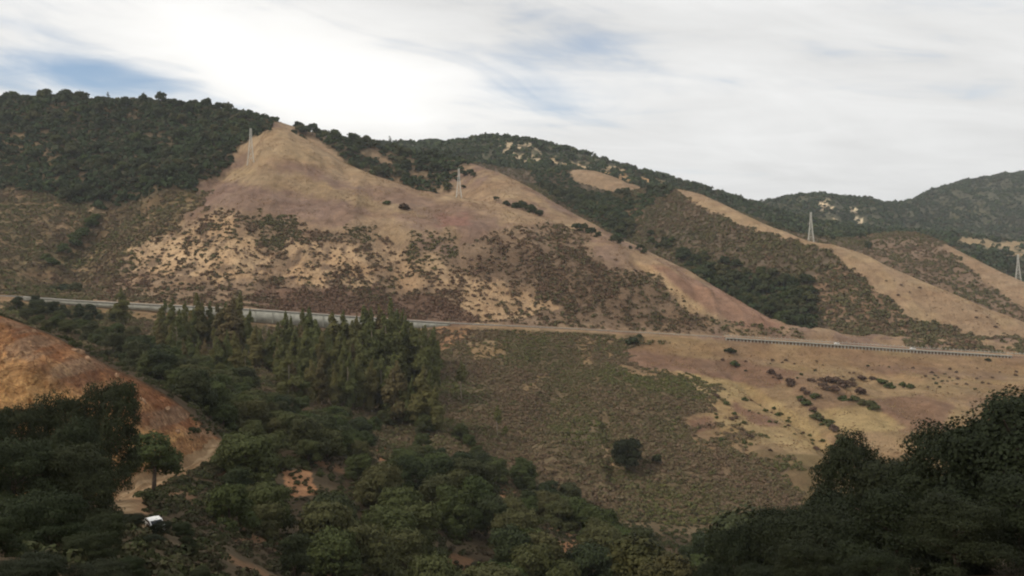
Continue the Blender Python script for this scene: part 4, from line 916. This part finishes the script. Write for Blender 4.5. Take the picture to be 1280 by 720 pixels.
# ------------------------------------------------------------------ highway
def line_pts(name, u0, u1, step):
    """points along a terrain line by metre step, from photo column u0 to u1"""
    k = LN[name]; x = S * (KY[k] + 150); y = KY[k]; z = KZ[k]; u = 640 + F * x / y
    m = (u >= u0) & (u <= u1); x, y, z = x[m], y[m], z[m]
    d = np.concatenate([[0], np.cumsum(np.hypot(np.diff(x), np.diff(y)))]); t = np.arange(0, d[-1], step)
    return np.stack([np.interp(t, d, x), np.interp(t, d, y), np.interp(t, d, z)], -1)
def strip(name, pts, off0, off1, lift, mat, thick=None):
    """ribbon running along pts between two sideways offsets (metres, away from the camera positive)"""
    t = np.gradient(pts[:, :2], axis=0); t /= np.linalg.norm(t, axis=1, keepdims=True); n = np.stack([-t[:, 1], t[:, 0]], -1)
    a = np.hstack([pts[:, :2] + n * off0, pts[:, 2:] + lift]); b = np.hstack([pts[:, :2] + n * off1, pts[:, 2:] + lift])
    k = len(pts)
    if thick is None:
        v = np.vstack([a, b]); i = np.arange(k - 1); f = np.stack([i, i + 1, i + 1 + k, i + k], -1)
    else:
        dn = np.array([0, 0, thick]).reshape(1, 3) if np.isscalar(thick) else np.hstack([np.zeros((k, 2)), np.asarray(thick).reshape(-1, 1)])
        v = np.vstack([a, b, b - dn, a - dn]); i = np.arange(k - 1)
        f = np.vstack([np.stack([i + q * k, i + 1 + q * k, i + 1 + ((q + 1) % 4) * k, i + ((q + 1) % 4) * k], -1) for q in range(4)] + [np.array([[0, k, 2 * k, 3 * k], [4 * k - 1, 3 * k - 1, 2 * k - 1, k - 1]])])
    return mesh_np(name, v, f, mat)
RN = line_pts('road_near', -150, 1430, 4.0)
tag(obj('highway', strip('highway', RN, .3, 22.5, .12, M_ASPH)), kind='structure')
for off, nm in ((1.6, 'edge_line'), (10.6, 'centre_line'), (12.0, 'centre_line'), (21.2, 'edge_line')):
    tag(obj(nm, strip(nm, RN, off, off + .25, .124, M_LINE)), kind='structure')
# retaining wall on the left
W = line_pts('road_near', 30, 566, 2.0); wu = 640 + F * W[:, 0] / W[:, 1]
hgt = np.interp(wu, [30, 90, 180, 250, 320, 470, 520, 550, 566], [1.6, 2.4, 3.4, 5.4, 8.2, 9.0, 5.6, 2.6, 1.2])
ww = empty('retaining_wall', tuple(W[0])); ww.location = (0, 0, 0)
tag(ww, 'long pale concrete retaining wall carrying the highway behind the grove', 'wall')
obj('wall', strip('wall', W, -1.3, .2, .1, M_CONC, hgt + .6), ww)
obj('parapet', strip('parapet', W, -1.5, -.9, 1.0, M_CONC2, 1.1), ww)
jo = MB()
for p, h in zip(W[::6], hgt[::6]): jo.box((p[0], p[1] - 1.36, p[2] + .05 - h / 2), (.35, .3, h))
jo.build('pilaster', M_CONC, ww)
# railing on short posts along the right half
def railing(u0, u1, root_label, name, cat, line, off, beam, post_h, step, most=95, base=0.0):
    P = line_pts(line, u0, u1, 2.0); root = empty(name, (0, 0, 0)); tag(root, root_label, cat)
    for nm, o0, o1, lift, th, mat in beam: obj(nm, strip(nm, P, off + o0, off + o1, lift, mat, th), root)
    Q = line_pts(line, u0, u1, step); first = None
    me = None; rest = MB(); cnt = 0
    t = np.gradient(Q[:, :2], axis=0); n = np.stack([-t[:, 1], t[:, 0]], -1); n /= np.linalg.norm(n, axis=1, keepdims=True)
    for i, p in enumerate(Q):
        if me is None: me = MB().box((0, 0, 0), (.9 if base < 0 else .35, .4, post_h)).mesh('post', M_CONC2)
        c = (p[0] + n[i, 0] * off, p[1] + n[i, 1] * off, p[2] + base + post_h / 2)
        if i < most: o = obj('post', me, root); o.location = c
        else: rest.box(c, (.9 if base < 0 else .35, .4, post_h)); cnt += 1
    if cnt: tag(rest.build('post', M_STEEL, root), kind='stuff')
    return root
railing(905, 1265, 'pale concrete viaduct edge on short posts along the right half of the highway', 'viaduct_railing', 'railing', 'road_near', -1.7,
        [('barrier', -.25, .25, .60, .40, M_CONC2), ('deck_edge', -.45, 1.9, .195, .6, M_CONC)], 2.2, 3.0, base=-2.6)
railing(905, 1300, 'row of white guardrail posts on the uphill side of the right highway', 'guardrail', 'railing', 'road_far', -.6, [('rail', -.06, .06, .85, .3, M_STEEL)], 1.9, 3.6, base=.05)
railing(560, 905, 'thin pale guardrail along the middle stretch of the highway', 'guardrail', 'railing', 'road_near', .0, [('rail', -.06, .06, .95, .4, M_CONC2)], 1.1, 4.0, base=.05)

# cars on the highway and the one among the trees
def make_car(name, label, mat=M_WHITE, group=None):
    r = empty(name); tag(r, label, 'car', group)
    prof = [(-2.25, .35), (-2.28, .8), (-2.1, .98), (-1.35, 1.02), (-.75, 1.45), (.75, 1.47), (1.45, 1.05), (2.2, .95), (2.28, .6), (2.2, .32)]
    obj('body', MB().prism(prof, -.86, .86).mesh('body', mat), r)
    obj('windscreen', MB().prism([(-1.28, 1.05), (-.78, 1.41), (-.74, 1.41), (-1.2, 1.05)], -.75, .75).mesh('windscreen', M_GLASS), r)
    obj('rear_window', MB().prism([(.80, 1.44), (1.40, 1.09), (1.46, 1.09), (.86, 1.46)], -.75, .75).mesh('rear_window', M_GLASS), r)
    sw = MB().prism([(-1.15, 1.03), (-.7, 1.38), (.68, 1.4), (1.2, 1.04)], -.872, -.85).mesh('side_window', M_GLASS)
    obj('side_window', sw, r); o = obj('side_window', sw, r); o.location.y = 1.722
    ty = MB().tube((0, -.11, 0), (0, .11, 0), .33, n=18).mesh('tyre', M_RUB); rm = MB().tube((0, -.125, 0), (0, .125, 0), .2, n=12).mesh('rim', M_STEEL)
    for x in (-1.4, 1.35):
        for y in (-.8, .8):
            w = obj('wheel', ty, r); w.location = (x, y, .33); obj('rim', rm, w)
    hl = MB().box((0, 0, 0), (.1, .35, .16)).mesh('headlight', M_LAMP)
    for y in (-.62, .62): o = obj('headlight', hl, r); o.location = (-2.26, y, .74)
    return r
def road_car(u, off, label, name='car'):
    P = line_pts('road_near', u - 12, u + 12, 1.0); m = len(P) // 2; t = P[m + 1] - P[m - 1]; n = np.array((-t[1], t[0])) / math.hypot(t[0], t[1])
    c = make_car(name, label, group='white cars on the highway'); c.location = (P[m][0] + n[0] * off, P[m][1] + n[1] * off, P[m][2] + .13)
    c.rotation_euler = (0, -math.atan2(t[2], math.hypot(t[0], t[1])), math.atan2(t[1], t[0])); c.scale = (1.0,) * 3
    return c
road_car(1053, 9.0, 'white car on the highway above the shrub cluster, left of the two on the viaduct')
road_car(1149, 9.0, 'white car on the highway right of the other viaduct car')
road_car(461, 4.0, 'white car at the highway wall end behind the grove top')
x, y = ground_at(187, 664, 'near2', 'brow'); c = make_car('car', 'white car mostly hidden by dark trees below the dirt track bend')
c.location = (x, y, zat(x, y) + .05); c.rotation_euler = (.05, .1, math.radians(-50)); c.scale = (.95,) * 3

# ------------------------------------------------------------------ lattice pylons
def make_pylon():
    root = empty('pylon'); Hh = 35.0
    def half(z): return np.interp(z, [0, 6, 20, 26, 35], [3.3, 2.6, 1.25, .95, .7])
    br = MB(); zs = [0, 7, 13, 18, 22.4, 26, 29, 32, 34.8]
    for sx, sy in ((-1, -1), (1, -1), (1, 1), (-1, 1)):
        l = MB()
        for a, b in zip(zs[:-1], zs[1:]): l.tube((sx * half(a), sy * half(a), a - (.4 if a == 0 else 0)), (sx * half(b), sy * half(b), b), .23, n=5)
        l.build('leg', M_STEEL, root)
    cs = [(-1, -1), (1, -1), (1, 1), (-1, 1)]
    for i in range(4):
        (ax, ay), (bx_, by_) = cs[i], cs[(i + 1) % 4]
        for k, (a, b) in enumerate(zip(zs[:-1], zs[1:])):
            ha, hb = half(a), half(b)
            if k == 0:
                mx_, my_ = (ax + bx_) / 2 * hb, (ay + by_) / 2 * hb
                br.tube((ax * ha, ay * ha, a), (mx_, my_, b), .08, n=4); br.tube((bx_ * ha, by_ * ha, a), (mx_, my_, b), .08, n=4)
            else:
                br.tube((ax * ha, ay * ha, a), (bx_ * hb, by_ * hb, b), .08, n=4); br.tube((bx_ * ha, by_ * ha, a), (ax * hb, ay * hb, b), .08, n=4)
            br.tube((ax * hb, ay * hb, b), (bx_ * hb, by_ * hb, b), .08, n=4)
    br.build('bracing', M_STEEL, root)
    for z, w in ((25.6, 4.6), (29.2, 5.4), (32.8, 4.6)):
        a = MB()
        for s in (-1, 1):
            for dx in (-.5, .5): a.tube((dx, 0, z), (0, s * w, z + .3), .1, n=4)
            a.tube((0, 0, z + 1.4), (0, s * w, z + .3), .1, n=4)
        arm = a.build('crossarm', M_STEEL, root)
        for s in (-1, 1): MB().tube((0, s * w, z + .3), (0, s * w, z - 1.5), .12, n=6).build('insulator', M_CONC2, arm)
    return root
def copy_tree(o, parent=None):
    c = o.copy(); COL.objects.link(c)
    if parent: c.parent = parent
    for ch in [q for q in PY if q.parent == o]: copy_tree(ch, c)
    return c
proto = make_pylon(); bpy.context.view_layer.update()
PY = [proto] + list(proto.children_recursive)
for i, (u, v, px, b0, b1, lab) in enumerate([(315, 206, 46, 'road_far', 'ridge', 'leftmost pale lattice pylon on the grass beside the wood under the peak'), (572, 247, 37, 'mid', 'hollow', 'pale lattice pylon in the saddle behind the grassy shoulder'),
        (1014, 302.5, 38, 'gully', 'gully2', 'grey lattice pylon on the crest of the third grassy spur'), (1272, 352, 35, 'gully2', 'gully3', 'rightmost grey lattice pylon against dark trees at the photo edge')]):
    r, c = find(u, v, b0, b1); o = proto if i == 0 else copy_tree(proto)
    o.location = (X[r, c], Y[r, c], Z[r, c] - .2); o.rotation_euler = (0, 0, -math.atan2(X[r, c], Y[r, c]) * .8 + .1); s = px * Y[r, c] / F / 35.0; o.scale = (s,) * 3
    print('pylon', s, Y[r, c])
    tag(o, lab, 'pylon', 'lattice pylons of the power line')

# ------------------------------------------------------------------ air
import bmesh
bm = bmesh.new(); bmesh.ops.create_cube(bm, size=1)
hx, hy0, hy1, hz0, hz1 = 9600, -760, 9200, float(min(Z.min(), bz.min())) - 1, float(max(Z.max(), bz.max())) + 40
for v in bm.verts: v.co = (v.co.x * 2 * hx, (hy0 + hy1) / 2 + v.co.y * (hy1 - hy0), (hz0 + hz1) / 2 + v.co.z * (hz1 - hz0))
me = bpy.data.meshes.new('haze'); bm.to_mesh(me); bm.free()
mh = bpy.data.materials.new('haze'); mh.use_nodes = True; nt = mh.node_tree; nt.nodes.clear()
ov = nt.nodes.new('ShaderNodeOutputMaterial'); pv = nt.nodes.new('ShaderNodeVolumePrincipled')
pv.inputs['Color'].default_value = (.87, .93, 1.0, 1); pv.inputs['Density'].default_value = 5.5e-5; pv.inputs['Anisotropy'].default_value = .2
nt.links.new(pv.outputs[0], ov.inputs['Volume']); me.materials.append(mh)
tag(obj('haze', me), kind='stuff')

# ------------------------------------------------------------------ light, sky, camera
SUN_EL, SUN_AZ = math.radians(40), math.radians(-118)       # azimuth from the view direction, negative to the left
sd = np.array((math.cos(SUN_EL) * math.sin(SUN_AZ), math.cos(SUN_EL) * math.cos(SUN_AZ), math.sin(SUN_EL)))
from mathutils import Vector
L = bpy.data.lights.new('sun', 'SUN'); L.energy = 2.0; L.angle = math.radians(12); L.color = (1, .895, .765)
lo = bpy.data.objects.new('sun', L); lo.rotation_euler = Vector(-sd).to_track_quat('-Z', 'Y').to_euler(); lo.location = (0, 0, 60); COL.objects.link(lo)
w = bpy.data.worlds.new('World'); SC.world = w; w.use_nodes = True; nt = w.node_tree; bg = nt.nodes['Background']
sky = nt.nodes.new('ShaderNodeTexSky'); sky.sky_type = 'NISHITA'; sky.sun_disc = False; sky.sun_elevation = SUN_EL; sky.sun_rotation = SUN_AZ
tc = nt.nodes.new('ShaderNodeTexCoord'); sep = nt.nodes.new('ShaderNodeSeparateXYZ'); nt.links.new(tc.outputs['Generated'], sep.inputs[0])
dx, dy, dzv = sep.outputs
zc = mathn(nt, 'ADD', mathn(nt, 'MAXIMUM', dzv, 0.0), .16)
cx = mathn(nt, 'DIVIDE', dx, zc); cy = mathn(nt, 'DIVIDE', dy, zc)      # where the line of sight meets the cloud layer
cmb = nt.nodes.new('ShaderNodeCombineXYZ'); nt.links.new(cx, cmb.inputs[0]); nt.links.new(cy, cmb.inputs[1])
def cloud_noise(scale, rot, stretch, det=6, seed=0, dist=.6):
    mp = nt.nodes.new('ShaderNodeMapping'); mp.inputs['Rotation'].default_value = (0, 0, rot); mp.inputs['Scale'].default_value = (scale * stretch, scale, 1); mp.inputs['Location'].default_value = (seed, seed * .7, 0)
    nt.links.new(cmb.outputs[0], mp.inputs[0]); n = nt.nodes.new('ShaderNodeTexNoise'); n.inputs['Scale'].default_value = 1; n.inputs['Detail'].default_value = det; n.inputs['Distortion'].default_value = dist
    nt.links.new(mp.outputs[0], n.inputs['Vector']); return n.outputs[0]
def blob(az, el, sa, se, tilt=0):
    """soft patch of sky centred on an azimuth and elevation in degrees"""
    a = mathn(nt, 'SUBTRACT', mathn(nt, 'ARCTAN2', dx, dy), math.radians(az)); e = mathn(nt, 'SUBTRACT', mathn(nt, 'ARCSINE', dzv), math.radians(el))
    ct, st = math.cos(tilt), math.sin(tilt)
    p = mathn(nt, 'ADD', mathn(nt, 'MULTIPLY', a, ct), mathn(nt, 'MULTIPLY', e, st)); q_ = mathn(nt, 'SUBTRACT', mathn(nt, 'MULTIPLY', e, ct), mathn(nt, 'MULTIPLY', a, st))
    r2 = mathn(nt, 'ADD', mathn(nt, 'POWER', mathn(nt, 'DIVIDE', p, math.radians(sa)), 2), mathn(nt, 'POWER', mathn(nt, 'DIVIDE', q_, math.radians(se)), 2))
    return mathn(nt, 'EXPONENT', mathn(nt, 'MULTIPLY', r2, -1))
n_a = cloud_noise(.55, .5, .45, 7, 3.1); n_b = cloud_noise(1.6, .45, .4, 6, 7.7, 1.0)
n_c = cloud_noise(5.0, .5, .35, 7, 1.7, 1.2)
cov = mathn(nt, 'ADD', mathn(nt, 'MULTIPLY', n_a, 1.0), mathn(nt, 'ADD', mathn(nt, 'MULTIPLY', n_b, .95), mathn(nt, 'MULTIPLY', n_c, .5)))         # about 1 on average
azn = mathn(nt, 'ARCTAN2', dx, dy); eln = mathn(nt, 'ARCSINE', dzv); ct_, st_ = math.cos(-.24), math.sin(-.24)
wv = nt.nodes.new('ShaderNodeCombineXYZ')
nt.links.new(mathn(nt, 'ADD', mathn(nt, 'MULTIPLY', azn, 4.5 * ct_), mathn(nt, 'MULTIPLY', eln, 4.5 * st_)), wv.inputs[0])
nt.links.new(mathn(nt, 'SUBTRACT', mathn(nt, 'MULTIPLY', eln, 20 * ct_), mathn(nt, 'MULTIPLY', azn, 20 * st_)), wv.inputs[1])
nw = nt.nodes.new('ShaderNodeTexNoise'); nw.inputs['Scale'].default_value = 1; nw.inputs['Detail'].default_value = 8; nw.inputs['Roughness'].default_value = .58; nw.inputs['Distortion'].default_value = .7
nt.links.new(wv.outputs[0], nw.inputs['Vector']); wisp = mathn(nt, 'SUBTRACT', nw.outputs[0], .5)
cov = mathn(nt, 'ADD', cov, mathn(nt, 'MULTIPLY', wisp, 1.05))
cov = mathn(nt, 'ADD', cov, .03)
for az, el, sa, se, tl, amt in ((-28, 11.9, 6.5, 1.2, -.10, -.62), (-22.5, 12.2, 6, .8, -.16, -.34), (-29.5, 14.6, 3.5, .5, -.16, -.25), (-1.0, 13.9, 6.5, 2.2, -.25, -.15), (3.0, 11.8, 7, 1.6, -.25, -.12), (8, 14.8, 7, 1.5, -.3, -.15), (-10, 12.5, 9, 2.8, -.15, .4), (20, 10, 14, 8, 0, .3)):
    cov = mathn(nt, 'ADD', cov, mathn(nt, 'MULTIPLY', blob(az, el, sa, se, tl), amt))
covr = nt.nodes.new('ShaderNodeMapRange'); covr.interpolation_type = 'SMOOTHSTEP'; covr.inputs[1].default_value = .50; covr.inputs[2].default_value = 1.22
nt.links.new(cov, covr.inputs[0])
# brightness of the cloud: brighter left of centre, greyer overhead and to the right
glow = mathn(nt, 'ADD', mathn(nt, 'MULTIPLY', blob(-12, 12.5, 11, 4.5, -.2), .30), mathn(nt, 'MULTIPLY', blob(-24, 16, 14, 3, -.15), .10))
grey = mathn(nt, 'ADD', mathn(nt, 'MULTIPLY', cloud_noise(1.1, .55, .45, 7, 12.3, .9), .36), mathn(nt, 'MULTIPLY', n_c, .14))
dark = mathn(nt, 'MULTIPLY', blob(-3, 18, 14, 3.2, -.12), -.10)
lum = mathn(nt, 'ADD', mathn(nt, 'ADD', mathn(nt, 'ADD', .59, grey), glow), mathn(nt, 'ADD', dark, mathn(nt, 'MULTIPLY', wisp, .30)))
ccol = mixc(nt, mathn(nt, 'MULTIPLY', glow, 3.0), (.99, .99, .98), (1.0, .985, .95))
SKY_S = .1
clo = mixc(nt, 1.0, ccol, (1, 1, 1), 'MULTIPLY')
vm = nt.nodes.new('ShaderNodeVectorMath'); vm.operation = 'SCALE'; nt.links.new(clo, vm.inputs[0]); nt.links.new(mathn(nt, 'DIVIDE', lum, SKY_S), vm.inputs['Scale'])
vs = nt.nodes.new('ShaderNodeVectorMath'); vs.operation = 'SCALE'; nt.links.new(sky.outputs[0], vs.inputs[0]); vs.inputs['Scale'].default_value = 1.4
fin = mixc(nt, covr.outputs[0], vs.outputs[0], vm.outputs[0])
nt.links.new(fin, bg.inputs[0]); bg.inputs[1].default_value = SKY_S

cam = bpy.data.cameras.new('camera'); cam.sensor_width = 36; cam.lens = 36 * F / 1280; cam.clip_start = .1; cam.clip_end = 30000
co = bpy.data.objects.new('camera', cam); co.location = (0, 0, 0); co.rotation_euler = (math.radians(90), 0, 0); COL.objects.link(co); SC.camera = co
SC.view_settings.view_transform = 'Standard'; SC.view_settings.look = 'None'; SC.view_settings.exposure = 0.0; SC.view_settings.gamma = 1
SC.cycles.use_denoising = True
SC.cycles.filter_width = 2.1
SC.cycles.max_bounces = 5; SC.cycles.diffuse_bounces = 3; SC.cycles.transmission_bounces = 3; SC.cycles.volume_bounces = 1
SC.cycles.volume_step_rate = 4
print('terrain', NR, NC, 'objects', len(SC.objects))
